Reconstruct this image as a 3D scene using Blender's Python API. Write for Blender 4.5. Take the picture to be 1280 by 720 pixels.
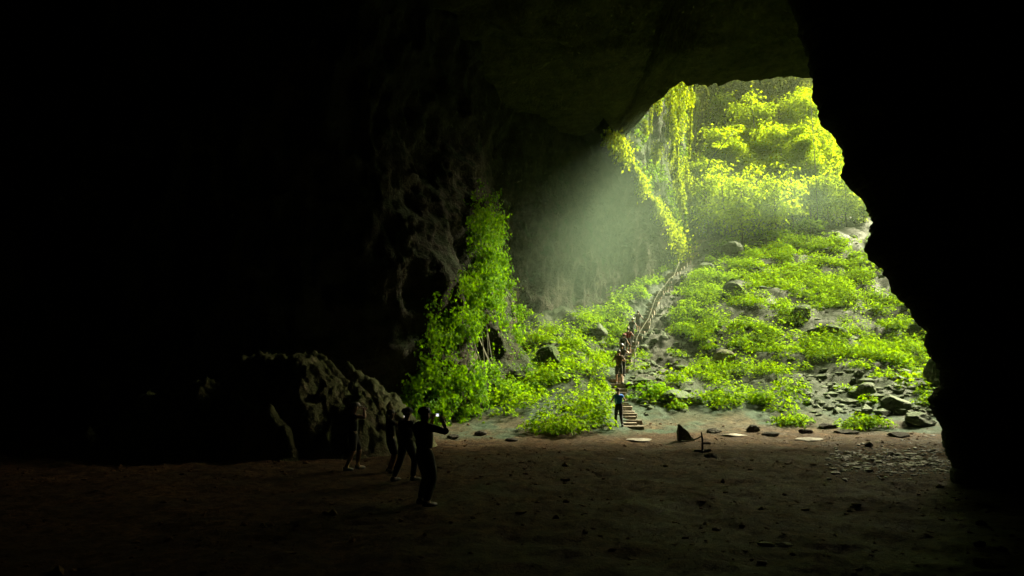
import bpy, bmesh, math, random
import numpy as np
from mathutils import Vector, Matrix

# ------------------------------------------------------------------ camera, light, exposure
for o in list(bpy.data.objects):
    bpy.data.objects.remove(o)
SC = bpy.context.scene
COL = SC.collection
F = 853.0                      # focal length in photo pixels (24 mm on 36 mm)
PITCH = math.atan(109 / F)
CAMZ = 2.3
cam_d = bpy.data.cameras.new('camera'); cam_d.lens = 24; cam_d.sensor_width = 36
cam_d.clip_start = 0.05; cam_d.clip_end = 3000
cam = bpy.data.objects.new('camera', cam_d); COL.objects.link(cam)
cam.location = (0, 0, CAMZ); cam.rotation_euler = (math.pi / 2 + PITCH, 0, 0)
SC.camera = cam

SUN_AZ = Vector((0.85, 0.53)).normalized()      # horizontal direction towards the sun
SUN_EL = math.radians(41)
w = bpy.data.worlds.new('World'); SC.world = w; w.use_nodes = True
nt = w.node_tree; nt.nodes.clear()
sky = nt.nodes.new('ShaderNodeTexSky'); sky.sky_type = 'NISHITA'; sky.sun_disc = False
sky.sun_elevation = SUN_EL; sky.sun_rotation = math.atan2(SUN_AZ.x, SUN_AZ.y)
sky.air_density = 0.5; sky.dust_density = 8.0; sky.ozone_density = 0.0
bg = nt.nodes.new('ShaderNodeBackground'); bg.inputs[1].default_value = 0.055
wo = nt.nodes.new('ShaderNodeOutputWorld')
tint = nt.nodes.new('ShaderNodeMix'); tint.data_type = 'RGBA'; tint.blend_type = 'MULTIPLY'; tint.inputs[0].default_value = 1
tint.inputs[7].default_value = (1.0, 1.0, 0.72, 1); nt.links.new(sky.outputs[0], tint.inputs[6]); nt.links.new(tint.outputs[2], bg.inputs[0]); nt.links.new(bg.outputs[0], wo.inputs[0])
sun_d = bpy.data.lights.new('sun', 'SUN'); sun_d.energy = 5.0; sun_d.angle = math.radians(15)
sun_d.color = (1.0, 0.95, 0.62)
sun = bpy.data.objects.new('sun', sun_d); COL.objects.link(sun)
sv = Vector((SUN_AZ.x * math.cos(SUN_EL), SUN_AZ.y * math.cos(SUN_EL), math.sin(SUN_EL)))
sun.rotation_euler = sv.to_track_quat('Z', 'Y').to_euler()
SC.view_settings.view_transform = 'Standard'; SC.view_settings.look = 'None'
SC.view_settings.gamma = 1; SC.view_settings.exposure = 2.5
SC.view_settings.use_curve_mapping = False
SC.cycles.use_denoising = True
SC.cycles.max_bounces = 6; SC.cycles.diffuse_bounces = 4; SC.cycles.transmission_bounces = 4
SC.cycles.volume_bounces = 1; SC.cycles.transparent_max_bounces = 8
HAZE_DENSITY = 0.0003

rng = np.random.default_rng(11); random.seed(11)

# ------------------------------------------------------------------ numeric helpers
def P(px, py, d):
    """world point seen at a photo pixel, at depth y = d"""
    u = (px - 640) / F; v = (360 - py) / F
    dx, dy, dz = u, math.cos(PITCH) - v * math.sin(PITCH), math.sin(PITCH) + v * math.cos(PITCH)
    k = d / dy
    return np.array([dx * k, d, CAMZ + dz * k])
def project(p):
    p = np.asarray(p, float)
    y, z = p[..., 1], p[..., 2] - CAMZ
    f = y * math.cos(PITCH) + z * math.sin(PITCH); up = -y * math.sin(PITCH) + z * math.cos(PITCH)
    return 640 + F * p[..., 0] / f, 360 - F * up / f
def _h(ix, iy, iz, s):
    n = (ix.astype(np.int64) * 374761393 + iy.astype(np.int64) * 668265263 + iz.astype(np.int64) * 1274126177 + s * 974634777) & 0xffffffff
    n = ((n ^ (n >> 13)) * 1274126177) & 0xffffffff
    n = n ^ (n >> 16)
    return (n & 0xffff) / 65535.0
def vnoise(x, y, z=0.0, s=0):
    x, y, z = np.broadcast_arrays(np.asarray(x, float), np.asarray(y, float), np.asarray(z, float))
    ix, iy, iz = np.floor(x), np.floor(y), np.floor(z)
    fx, fy, fz = x - ix, y - iy, z - iz
    fx, fy, fz = [f * f * f * (f * (f * 6 - 15) + 10) for f in (fx, fy, fz)]
    r = 0
    for a in (0, 1):
        for b in (0, 1):
            for c in (0, 1):
                r = r + _h(ix + a, iy + b, iz + c, s) * (fx if a else 1 - fx) * (fy if b else 1 - fy) * (fz if c else 1 - fz)
    return r * 2 - 1
def fbm(x, y, z=0.0, s=0, o=4, g=0.5):
    r = 0; a = 1; t = 0; f = 1.0
    for i in range(o):
        r = r + a * vnoise(np.asarray(x) * f + i * 7.3, np.asarray(y) * f + i * 3.1, np.asarray(z) * f, s + i)
        t += a; a *= g; f *= 2.03
    return r / t
def ridged(x, y, z=0.0, s=0, o=4):
    r = 0; a = 1; t = 0; f = 1.0
    for i in range(o):
        r = r + a * (1 - np.abs(vnoise(np.asarray(x) * f + i * 5.1, np.asarray(y) * f, np.asarray(z) * f, s + i)) * 2)
        t += a; a *= 0.5; f *= 2.1
    return r / t
def sstep(a, b, x):
    t = np.clip((np.asarray(x, float) - a) / (b - a), 0, 1); return t * t * (3 - 2 * t)
def inpoly(px, py, poly):
    px, py = np.asarray(px, float), np.asarray(py, float); c = np.zeros(px.shape, bool); n = len(poly)
    for i in range(n):
        x1, y1 = poly[i]; x2, y2 = poly[(i + 1) % n]
        if y1 == y2: continue
        c ^= ((y1 > py) != (y2 > py)) & (px < (x2 - x1) * (py - y1) / (y2 - y1) + x1)
    return c

# ------------------------------------------------------------------ object helpers
def link(name, me, mat=None, parent=None):
    o = bpy.data.objects.new(name, me)
    if mat is not None and me is not None:
        me.materials.clear(); me.materials.append(mat)
    COL.objects.link(o)
    if parent is not None: o.parent = parent
    return o
def mesh_from(verts, faces, smooth=False):
    """verts (n,3) array, faces int array (m,3|4)"""
    me = bpy.data.meshes.new('mesh'); v = np.asarray(verts, np.float32); f = np.asarray(faces, np.int32)
    k = f.shape[1]
    me.vertices.add(len(v)); me.vertices.foreach_set('co', v.ravel())
    me.loops.add(f.size); me.loops.foreach_set('vertex_index', f.ravel())
    me.polygons.add(len(f)); me.polygons.foreach_set('loop_start', np.arange(0, f.size, k, dtype=np.int32))
    me.polygons.foreach_set('loop_total', np.full(len(f), k, np.int32))
    me.polygons.foreach_set('use_smooth', np.full(len(f), smooth, bool))
    me.update(); me.validate()
    return me
def grid_faces(nu, nv):
    i = np.arange(nu - 1)[:, None] * nv + np.arange(nv - 1)[None, :]
    return np.stack([i, i + nv, i + nv + 1, i + 1], -1).reshape(-1, 4)
def attr(me, name, vals):
    a = me.attributes.new(name, 'FLOAT', 'POINT'); a.data.foreach_set('value', np.asarray(vals, np.float32).ravel())
def tag(o, label, cat, group=None, kind=None):
    if label: o['label'] = label
    if cat: o['category'] = cat
    if group: o['group'] = group
    if kind: o['kind'] = kind
    return o
def empty(name, loc, label, cat, group=None):
    o = bpy.data.objects.new(name, None); COL.objects.link(o); o.location = loc; o.empty_display_size = 0.2
    return tag(o, label, cat, group)

# ------------------------------------------------------------------ materials
def mat(name, build):
    m = bpy.data.materials.new(name); m.use_nodes = True
    t = m.node_tree; t.nodes.clear(); out = t.nodes.new('ShaderNodeOutputMaterial')
    build(t, out); return m
def N(t, kind, **kw):
    n = t.nodes.new(kind)
    for k, v in kw.items(): setattr(n, k, v)
    return n
def noise_node(t, scale, detail=6, rough=0.6, coord=None, dist=0.0):
    n = N(t, 'ShaderNodeTexNoise'); n.inputs['Scale'].default_value = scale; n.inputs['Detail'].default_value = detail
    n.inputs['Roughness'].default_value = rough; n.inputs['Distortion'].default_value = dist
    if coord is not None: t.links.new(coord, n.inputs['Vector'])
    return n.outputs[0]
def ramp(t, fac, stops):
    r = N(t, 'ShaderNodeValToRGB'); e = r.color_ramp.elements
    while len(e) < len(stops): e.new(0.5)
    for i, (p, c) in enumerate(stops):
        e[i].position = p; e[i].color = tuple(c) + (1,) if len(c) == 3 else c
    t.links.new(fac, r.inputs[0]); return r.outputs[0]
def mixc(t, fac, a, b):
    m = N(t, 'ShaderNodeMix'); m.data_type = 'RGBA'
    for s, v in ((m.inputs[0], fac), (m.inputs[6], a), (m.inputs[7], b)):
        if isinstance(v, (int, float)): s.default_value = v
        elif isinstance(v, tuple): s.default_value = v + (1,)
        else: t.links.new(v, s)
    return m.outputs[2]
def objco(t):
    return N(t, 'ShaderNodeTexCoord').outputs['Object']
def bump(t, h, strength, dist):
    b = N(t, 'ShaderNodeBump'); b.inputs['Strength'].default_value = strength; b.inputs['Distance'].default_value = dist
    t.links.new(h, b.inputs['Height']); return b.outputs[0]
def rock_mat(name, c1, c2, c3, moss=None, moss_amt=0.5, scale=1.0, rough=0.85, bs=0.25, spec=0.12):
    def b(t, out):
        co = objco(t)
        n1 = noise_node(t, 0.35 * scale, 8, 0.65, co); n2 = noise_node(t, 3.0 * scale, 8, 0.7, co)
        col = ramp(t, n1, [(0.3, c1), (0.55, c2), (0.75, c3)])
        col = mixc(t, ramp(t, n2, [(0.35, (0, 0, 0)), (0.7, (0.7,) * 3)]), col, tuple(min(1, x * 1.7) for x in c3))
        if moss:
            g = N(t, 'ShaderNodeNewGeometry'); s = N(t, 'ShaderNodeSeparateXYZ'); t.links.new(g.outputs['Normal'], s.inputs[0])
            m1 = N(t, 'ShaderNodeMath', operation='MULTIPLY_ADD'); t.links.new(s.outputs[2], m1.inputs[0]); m1.inputs[1].default_value = 0.35
            t.links.new(noise_node(t, 1.3 * scale, 7, 0.7, co), m1.inputs[2])
            f = ramp(t, m1.outputs[0], [(1.0 - moss_amt - 0.05, (0, 0, 0)), (1.0 - moss_amt + 0.12, (1, 1, 1))])
            col = mixc(t, f, col, moss)
        p = N(t, 'ShaderNodeBsdfPrincipled'); p.inputs['Roughness'].default_value = rough
        p.inputs['Specular IOR Level'].default_value = spec
        t.links.new(col, p.inputs['Base Color'])
        ad = N(t, 'ShaderNodeMath', operation='ADD'); t.links.new(n2, ad.inputs[0]); t.links.new(noise_node(t, 11 * scale, 6, 0.7, co), ad.inputs[1])
        t.links.new(bump(t, ad.outputs[0], 0.9, bs), p.inputs['Normal'])
        t.links.new(p.outputs[0], out.inputs[0])
    return mat(name, b)
def leaf_mat(name, dark, mid, light, trans, gloss=0.01, tw=0.45):
    def b(t, out):
        g = N(t, 'ShaderNodeNewGeometry')
        col = ramp(t, g.outputs['Random Per Island'], [(0.0, dark), (0.5, mid), (1.0, light)])
        big = noise_node(t, 0.35, 4, 0.6, objco(t))
        col = mixc(t, ramp(t, big, [(0.35, (0, 0, 0)), (0.7, (0.65,) * 3)]), col, light)
        fine_ = noise_node(t, 1.1, 3, 0.6, objco(t))
        col = mixc(t, ramp(t, fine_, [(0.38, (0.7,) * 3), (0.5, (0, 0, 0))]), col, dark)  # deep green patches, also painting shaded pockets into the leaf colour
        d = N(t, 'ShaderNodeBsdfDiffuse'); t.links.new(col, d.inputs[0])
        tr = N(t, 'ShaderNodeBsdfTranslucent')
        tc = mixc(t, ramp(t, g.outputs['Random Per Island'], [(0, (0, 0, 0)), (1, (1, 1, 1))]), tuple(x * 0.7 for x in trans), trans)
        t.links.new(tc, tr.inputs[0])
        gl = N(t, 'ShaderNodeBsdfGlossy'); gl.inputs['Roughness'].default_value = 0.45; gl.inputs[0].default_value = (0.5, 0.6, 0.35, 1)
        m = N(t, 'ShaderNodeMixShader'); m.inputs[0].default_value = tw
        t.links.new(d.outputs[0], m.inputs[1]); t.links.new(tr.outputs[0], m.inputs[2])
        m2 = N(t, 'ShaderNodeMixShader'); m2.inputs[0].default_value = gloss
        t.links.new(m.outputs[0], m2.inputs[1]); t.links.new(gl.outputs[0], m2.inputs[2])
        t.links.new(m2.outputs[0], out.inputs[0])
    return mat(name, b)
def plain(name, c, rough=0.8, var=0.3, metallic=0.0, scale=14, emit=None, es=1.0):
    def b(t, out):
        p = N(t, 'ShaderNodeBsdfPrincipled'); p.inputs['Roughness'].default_value = rough; p.inputs['Metallic'].default_value = metallic
        n = noise_node(t, scale, 5, 0.6, objco(t))
        t.links.new(ramp(t, n, [(0.3, tuple(x * (1 - var) for x in c)), (0.7, tuple(min(1, x * (1 + var)) for x in c))]), p.inputs['Base Color'])
        if emit: p.inputs['Emission Color'].default_value = emit + (1,); p.inputs['Emission Strength'].default_value = es
        t.links.new(p.outputs[0], out.inputs[0])
    return mat(name, b)

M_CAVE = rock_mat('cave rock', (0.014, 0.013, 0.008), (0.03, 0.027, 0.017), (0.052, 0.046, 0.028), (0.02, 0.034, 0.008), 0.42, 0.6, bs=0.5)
M_ROOF = rock_mat('cave ceiling rock', (0.03, 0.028, 0.012), (0.06, 0.055, 0.025), (0.10, 0.09, 0.04), None, 0, 0.5, bs=0.6)
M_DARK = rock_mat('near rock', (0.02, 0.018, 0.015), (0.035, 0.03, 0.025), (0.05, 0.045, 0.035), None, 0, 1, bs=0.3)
M_CLIFF = rock_mat('cliff rock', (0.02, 0.024, 0.008), (0.04, 0.045, 0.015), (0.08, 0.08, 0.04), (0.03, 0.07, 0.004), 0.7, 0.8, bs=0.4)
M_STONE = rock_mat('boulder stone', (0.015, 0.018, 0.013), (0.04, 0.045, 0.033), (0.11, 0.115, 0.09), (0.03, 0.06, 0.01), 0.42, 2.5, rough=.65, bs=0.06, spec=.12)
M_WETSTONE = rock_mat('wet stone', (0.015, 0.012, 0.01), (0.03, 0.026, 0.022), (0.05, 0.045, 0.04), None, 0, 4, rough=0.35, bs=0.03, spec=0.5)
M_PALE = rock_mat('pale stone', (0.12, 0.11, 0.09), (0.22, 0.2, 0.17), (0.3, 0.28, 0.25), None, 0, 4, rough=0.6, bs=0.03)
M_SHAFT = rock_mat('shaft rock', (0.012, 0.013, 0.007), (0.03, 0.03, 0.018), (0.06, 0.06, 0.04), (0.03, 0.06, 0.008), 0.6, 0.8, bs=0.4)
M_CLOD = rock_mat('clod earth', (0.03, 0.015, 0.006), (0.06, 0.03, 0.013), (0.10, 0.055, 0.025), None, 0, 3, bs=0.02)
M_MOSSY = rock_mat('mossy dark stone', (0.01, 0.014, 0.006), (0.025, 0.03, 0.014), (0.05, 0.055, 0.03), (0.03, 0.06, 0.008), 0.45, 2.5, bs=0.06)
M_EARTH = rock_mat('mound earth', (0.07, 0.058, 0.036), (0.15, 0.125, 0.08), (0.26, 0.22, 0.15), (0.10, 0.11, 0.05), 0.45, 1.6, bs=0.12)
M_LEAF = leaf_mat('herb leaves', (0.011, 0.05, 0.0005), (0.055, 0.16, 0.0005), (0.16, 0.265, 0.0005), (0.28, 0.47, 0.0005), gloss=0.01, tw=0.42)
M_VINE = leaf_mat('vine leaves', (0.014, 0.065, 0.0005), (0.05, 0.155, 0.0005), (0.11, 0.22, 0.001), (0.19, 0.38, 0.001), tw=0.5)
M_TREE = leaf_mat('tree leaves', (0.03, 0.10, 0.001), (0.11, 0.22, 0.001), (0.23, 0.29, 0.002), (0.43, 0.57, 0.002), tw=0.55)
M_YVINE = leaf_mat('hanging vine leaves', (0.03, 0.08, 0.002), (0.09, 0.15, 0.003), (0.17, 0.20, 0.003), (0.34, 0.42, 0.003), tw=0.6)
M_OLIVE = leaf_mat('root curtain leaves', (0.035, 0.05, 0.006), (0.07, 0.09, 0.01), (0.12, 0.13, 0.015), (0.22, 0.26, 0.015), tw=0.45)
M_BARK = plain('bark', (0.07, 0.055, 0.035), 0.9, 0.5, scale=6)
M_STEM = plain('vine stem', (0.06, 0.06, 0.03), 0.9, 0.4)
M_WOOD = plain('old wood', (0.16, 0.12, 0.08), 0.8, 0.5)
M_DARKWOOD = plain('dark wet wood', (0.03, 0.024, 0.018), 0.6, 0.5)
M_STEP = plain('step planks', (0.2, 0.16, 0.12), 0.7, 0.45)
M_BAMBOO = plain('bamboo rail', (0.28, 0.25, 0.15), 0.5, 0.3)

def ground_mat(t, out):
    co = objco(t)
    def A(n):
        a = N(t, 'ShaderNodeAttribute'); a.attribute_name = n; return a.outputs['Fac']
    n1 = noise_node(t, 0.6, 8, 0.65, co); n2 = noise_node(t, 5, 8, 0.7, co); n3 = noise_node(t, 22, 6, 0.75, co)
    earth = ramp(t, n1, [(0.3, (0.042, 0.024, 0.011)), (0.5, (0.092, 0.054, 0.027)), (0.72, (0.165, 0.10, 0.056))])
    earth = mixc(t, ramp(t, n2, [(0.42, (0.75,) * 3), (0.6, (0, 0, 0))]), earth, (0.022, 0.011, 0.005))
    teal = ramp(t, n2, [(0.3, (0.02, 0.036, 0.02)), (0.7, (0.065, 0.10, 0.07))])
    soil = ramp(t, n2, [(0.3, (0.008, 0.015, 0.004)), (0.6, (0.022, 0.036, 0.012)), (0.8, (0.055, 0.07, 0.035))])
    bare = ramp(t, n2, [(0.25, (0.025, 0.028, 0.02)), (0.7, (0.09, 0.095, 0.075))])
    col = mixc(t, A('slope'), earth, soil)
    col = mixc(t, A('moss'), col, teal)
    col = mixc(t, A('bare'), col, bare)
    p = N(t, 'ShaderNodeBsdfPrincipled'); t.links.new(col, p.inputs['Base Color'])
    p.inputs['Specular IOR Level'].default_value = 0.06
    t.links.new(ramp(t, n1, [(0.35, (0.55,) * 3), (0.7, (0.9,) * 3)]), p.inputs['Roughness'])
    ad = N(t, 'ShaderNodeMath', operation='ADD'); t.links.new(n2, ad.inputs[0]); t.links.new(n3, ad.inputs[1])
    t.links.new(bump(t, ad.outputs[0], 1.0, 0.09), p.inputs['Normal'])
    t.links.new(p.outputs[0], out.inputs[0])
M_GROUND = mat('earth ground', ground_mat)

# ------------------------------------------------------------------ ground
PX = np.array([-200, -12, -3, 0, 3.5, 6, 12, 17, 25, 200.]); PY = np.array([27, 27, 27.2, 27, 27, 29.3, 29.6, 28, 27, 27.])
HS = np.array([-50, -0.5, 0, 2.5, 7, 12, 18, 31, 51, 71, 95, 400.]); HZ = np.array([0, 0, 0.12, 0.75, 1.9, 3.4, 6.1, 12.0, 21.3, 27, 31, 34.])
def G0(x, y):
    s = y - np.interp(x, PX, PY)
    # smooth the table a little
    return (np.interp(s, HS, HZ) + np.interp(s - 1.2, HS, HZ) + np.interp(s + 1.2, HS, HZ)) / 3, s
def G(x, y):
    x, y = np.broadcast_arrays(np.asarray(x, float), np.asarray(y, float))
    z, s = G0(x, y)
    k = sstep(0, 8, s)
    z = z + k * (0.9 * fbm(x * .12, y * .12, 0, 5, 3) + 0.55 * fbm(x * .45, y * .45, 0, 9, 4) + 0.16 * ridged(x * 1.6, y * 1.6, 0, 4, 3))
    z = z + (1 - k) * (0.10 * fbm(x * .25, y * .25, 0, 21, 3) + 0.075 * fbm(x * 1.3, y * 1.3, 0, 22, 4) + 0.03 * fbm(x * 6, y * 6, 0, 23, 2))
    z = z - (1 - k) * 0.03 * sstep(0.45, 0.75, vnoise(x * 2.4, y * 2.4, 0, 40))
    return z
def ground_at(px, py):
    prev = None
    for d in np.arange(6, 130, 0.1):
        p = P(px, py, d); g = float(G(p[0], p[1]))
        if p[2] <= g: return np.array([p[0], p[1], g])
    return None
def bary(lims):
    out = [lims[0][0]]
    for a, b, st in lims:
        n = max(1, int(round((b - a) / st))); out += list(np.linspace(a, b, n + 1)[1:])
    return np.array(out)
stair_px = [(790, 536), (783, 518), (775, 499), (771, 480), (776, 462), (787, 441), (797, 418), (808, 395), (822, 372), (836, 352), (850, 335), (868, 312), (884, 296)]
stair_pts = np.array([ground_at(*q) for q in stair_px])
bare_px = [(830, 500), (812, 470), (826, 446), (824, 410), (836, 372), (852, 345), (880, 310), (905, 290)]
bare_pts = np.array([ground_at(*q) for q in bare_px])
def dist_poly(x, y, pts):
    d = np.full(np.shape(x), 1e9)
    for a, b in zip(pts[:-1], pts[1:]):
        ab = b[:2] - a[:2]; L = ab @ ab
        t = np.clip(((x - a[0]) * ab[0] + (y - a[1]) * ab[1]) / L, 0, 1)
        d = np.minimum(d, np.hypot(x - a[0] - t * ab[0], y - a[1] - t * ab[1]))
    return d
gx = bary([(-400, -60, 40), (-60, -18, 2), (-18, -12, .4), (-12, 14, .11), (14, 45, .25), (45, 80, 1.5), (80, 400, 40)])
gy = bary([(-60, 4, 2), (4, 8, .3), (8, 34, .11), (34, 60, .18), (60, 95, .35), (95, 130, 1.5), (130, 600, 40)])
X, Y = np.meshgrid(gx, gy, indexing='ij'); Z = G(X, Y)
me = mesh_from(np.stack([X, Y, Z], -1).reshape(-1, 3), grid_faces(len(gx), len(gy)), True)
S = Y - np.interp(X, PX, PY); qx, qy = project(np.stack([X, np.maximum(Y, 1), Z], -1))
slope_m = sstep(-0.3, 3.5, S + 1.5 * fbm(X * .7, Y * .7, 0, 31, 3))
moss_m = sstep(-2.2, -0.4, S + 1.6 * fbm(X * .5, Y * .5, 0, 33, 4)) * sstep(8, 2, S) * (0.35 + 0.65 * sstep(-0.2, 0.35, fbm(X * 0.9, Y * .9, 0, 35, 4)))
moss_m = np.maximum(moss_m * sstep(-6, 0, X), 0.6 * sstep(1.6, 0.3, dist_poly(X, Y, stair_pts)) * sstep(2, 5, S))
dp = dist_poly(X, Y, bare_pts)
bare_m = sstep(1.45, 0.4, dp + 0.5 * fbm(X * .8, Y * .8, 0, 36, 4)) * sstep(3, 6, S)
DIRT = [(1040, 245), (1110, 245), (1110, 305), (1060, 300)]
bare_m = np.maximum(bare_m, inpoly(qx, qy, DIRT) * 0.9)
bare_m = np.maximum(bare_m, 0.8 * sstep(2.2, 0.8, np.hypot(X - ground_at(822, 462)[0], (Y - ground_at(822, 462)[1]) * .6) + .8 * fbm(X, Y, 0, 50, 3)))
attr(me, 'slope', slope_m); attr(me, 'moss', moss_m); attr(me, 'bare', bare_m)
ground = tag(link('ground', me, M_GROUND), None, None, kind='structure')

# ------------------------------------------------------------------ cave shell
def sheet(name, plan, z0, z1, m, step=0.4, zstep=0.4, lean=None, amp=1.0, sc=0.16, seed=1, normal_in=1, fine=0.25):
    """vertical rock sheet along a plan polyline, displaced along its normal"""
    plan = np.array(plan, float); seg = np.hypot(*np.diff(plan, axis=0).T); cum = np.r_[0, np.cumsum(seg)]
    n = int(cum[-1] / step) + 2; s = np.linspace(0, cum[-1], n)
    x = np.interp(s, cum, plan[:, 0]); y = np.interp(s, cum, plan[:, 1])
    k = max(1, int(1.2 / step)); ker = np.ones(2 * k + 1) / (2 * k + 1)
    xs = np.convolve(np.pad(x, k, mode='edge'), ker, 'valid'); ys = np.convolve(np.pad(y, k, mode='edge'), ker, 'valid')
    tx, ty = np.gradient(xs), np.gradient(ys); L = np.hypot(tx, ty) + 1e-9
    nx, ny = ty / L * normal_in, -tx / L * normal_in
    zz = np.linspace(z0, z1, int((z1 - z0) / zstep) + 2)
    Xg = xs[:, None] + 0 * zz; Yg = ys[:, None] + 0 * zz; Zg = 0 * xs[:, None] + zz
    if lean: dx, dy = lean(Xg, Yg, Zg); Xg = Xg + dx; Yg = Yg + dy
    if name == 'cliff' and z1 > 55: Zg = np.minimum(Zg, np.interp(Xg, [49, 53, 58, 110], [58, 48, 42, 40]) + 0 * Zg) + .01 * Zg  # far cliff cut low on its unseen right, shaped to let sun onto the trees
    d = amp * (fbm(Xg * sc, Yg * sc, Zg * sc * .8, seed, 4) * 1.6) + fine * (ridged(Xg * .8, Yg * .8, Zg * .5, seed + 9, 4) - .4)
    Xg = Xg + nx[:, None] * d; Yg = Yg + ny[:, None] * d
    V = np.stack([Xg, Yg, Zg], -1)
    me = mesh_from(V.reshape(-1, 3), grid_faces(len(xs), len(zz)), True)
    o = tag(link(name, me, m), None, None, kind='structure')
    return o, V
def lean_left(X, Y, Z):
    k = sstep(-9, -1, X) * sstep(40, 35, Y)
    hol = 2.0 * np.exp(-((Y - 32.0) / 1.0) ** 2 - ((Z - 3.5) / .95) ** 2) * (X > -4) * (X < 2)
    return -(Z - 4.5) * 0.28 * k * sstep(20, 11, Z) - 1.9 * k * sstep(11, 20, Z) - .87 * hol, 0.0 * Z + .49 * hol
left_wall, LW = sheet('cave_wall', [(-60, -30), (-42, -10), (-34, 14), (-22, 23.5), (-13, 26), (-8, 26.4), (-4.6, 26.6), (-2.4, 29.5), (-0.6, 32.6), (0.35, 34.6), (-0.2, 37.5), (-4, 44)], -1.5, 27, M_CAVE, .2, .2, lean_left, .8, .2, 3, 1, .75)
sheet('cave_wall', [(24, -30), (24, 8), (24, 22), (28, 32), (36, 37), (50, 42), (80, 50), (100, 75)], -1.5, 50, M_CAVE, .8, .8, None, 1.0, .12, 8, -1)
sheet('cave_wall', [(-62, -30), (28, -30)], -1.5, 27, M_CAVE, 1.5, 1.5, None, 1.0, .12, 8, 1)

# overhanging back wall whose right edge drops to the slope
nu, nv = 190, 130
Bc = np.array([(-5, 40, 0), (-1.5, 42, 2), (2.6, 45, 4), (6.9, 50, 6), (11, 55.5, 8.5), (15.2, 61.5, 10.5)], float)
Tc = np.array([(-8, 32, 24), (-4, 35, 24), (1.2, 41, 23), (4.5, 45, 22.5)] + [tuple(P(772, 172, 43)), tuple(P(858, 312, 61.5))], float)
pu = np.linspace(0, 1, 6); uu = np.linspace(0, 1, nu); vv = np.linspace(0, 1, nv)
Bi = np.stack([np.interp(uu, pu, Bc[:, k]) for k in range(3)], -1); Ti = np.stack([np.interp(uu, pu, Tc[:, k]) for k in range(3)], -1)
# sag the edge to the traced diagonal between the last two control points
diag_px = [(772, 172), (792, 205), (805, 235), (826, 262), (838, 285), (858, 312)]
for i, u in enumerate(uu):
    if u > 0.8:
        t = (u - 0.8) / 0.2; k = np.linspace(0, 1, 6)
        Ti[i] = P(np.interp(t, k, [a for a, b in diag_px]), np.interp(t, k, [b for a, b in diag_px]), 43 + t * 18.5)
V = Bi[:, None, :] * (1 - vv[None, :, None]) + Ti[:, None, :] * vv[None, :, None]
V[..., 1] += 2.2 * np.sin(vv * math.pi)[None, :] * (1 - uu[:, None] ** 4)        # hollow, so it overhangs
fade = (1 - sstep(0.93, 1, vv))[None, :] * np.ones((nu, 1))
dd = (0.8 * fbm(V[..., 0] * .22, V[..., 1] * .22, V[..., 2] * .18, 15, 4) + 0.45 * (ridged(V[..., 0] * .9, V[..., 1] * .9, V[..., 2] * .35, 18, 4) - .3))
V[..., 0] += dd * .8 * fade; V[..., 1] -= dd * .55 * fade
BW = V
o = link('cave_wall', mesh_from(V.reshape(-1, 3), grid_faces(nu, nv), True), M_CAVE); tag(o, None, None, kind='structure')

# ceiling: underside, broken lip, rising outer face and top
lip_px = lambda x, d: None
cx = bary([(-65, -20, 1.5), (-20, 6, .4), (6, 24, .16), (24, 60, .8)])
ylip = np.where(cx > 9.6, 38, np.where(cx < 7.4, 63, 0.0))
mm = (cx <= 9.6) & (cx >= 7.4); ylip[mm] = np.interp(cx[mm], [7.4, 7.7, 8.3, 8.9, 9.6], [63, 52, 45.5, 41, 38])
ylip = ylip + 0.9 * fbm(cx * .5, 0, 0, 61, 4) + 0.35 * fbm(cx * 3, 0, 0, 62, 3)
nt_ = 230; tt = np.linspace(0, 1, nt_) ** 0.8
cy = -32 + (ylip[:, None] + 32) * tt[None, :]
CX = cx[:, None] + 0 * cy
zl = P(930, 93, 38)[2]
base = zl + 1.5 * sstep(38, 8, cy) * 1.0 - 0.8 * sstep(18, 8, CX) * sstep(20, 38, cy) + np.interp(cy, [38, 48, 63], [0, 0, 0])
base = base - 0.035 * np.clip(CX - 16, -8, 40) * sstep(20, 38, cy)
cz = base + 1.5 * fbm(CX * .13, cy * .13, 0, 71, 4) * sstep(38, 30, cy) + 0.8 * (ridged(CX * .3 + .3 * fbm(CX * .3, cy * .3, 0, 74, 3), cy * .55, 0, 72, 6) - .2) * (0.3 + .7 * sstep(37, 32, cy))
V = np.stack([CX, cy, cz], -1)
rows = []
for k, (up, back) in enumerate([(0.35, -0.15), (0.9, -.1), (1.8, .25), (3.5, .3), (6, -.3), (9, -1.5), (13, -3), (14, -8), (14, -60)]):
    r = V[:, -1].copy(); r[:, 2] += up + .3 * fbm(r[:, 0] * .8, up, 0, 77, 3); r[:, 1] += back; rows.append(r)
V = np.concatenate([V, np.stack(rows, 1)], 1)
o = link('cave_ceiling', mesh_from(V.reshape(-1, 3), grid_faces(V.shape[0], V.shape[1]), True), M_ROOF); tag(o, None, None, kind='structure')

# near rock spur on the right, black against the light
edge = [(930, -120), (975, -60), (990, 0), (1003, 40), (1014, 70), (1018, 100), (1017, 118), (1024, 132), (1030, 150), (1044, 166), (1056, 184), (1057, 200), (1053, 216), (1066, 230), (1080, 240), (1088, 256), (1095, 272), (1094, 290), (1085, 305), (1088, 322), (1108, 335), (1114, 348), (1118, 362), (1134, 378), (1150, 400), (1163, 414), (1160, 430), (1168, 446), (1180, 462), (1179, 482), (1166, 498), (1168, 515), (1180, 530), (1184, 552), (1193, 575), (1199, 600), (1204, 625), (1210, 660)]
ep = np.array(edge, float)
yy = np.linspace(-120, 650, 520); ex = np.interp(yy, ep[:, 1], ep[:, 0]) + 4.5 * fbm(yy * .05, 0, 0, 81, 4) + 3.2 * ridged(yy * .2, 0, 0, 82, 5) - 1.2
ss = np.r_[np.linspace(0, 1, 26) ** 1.6 * 9, np.array([11, 14, 18])]
front = []
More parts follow.
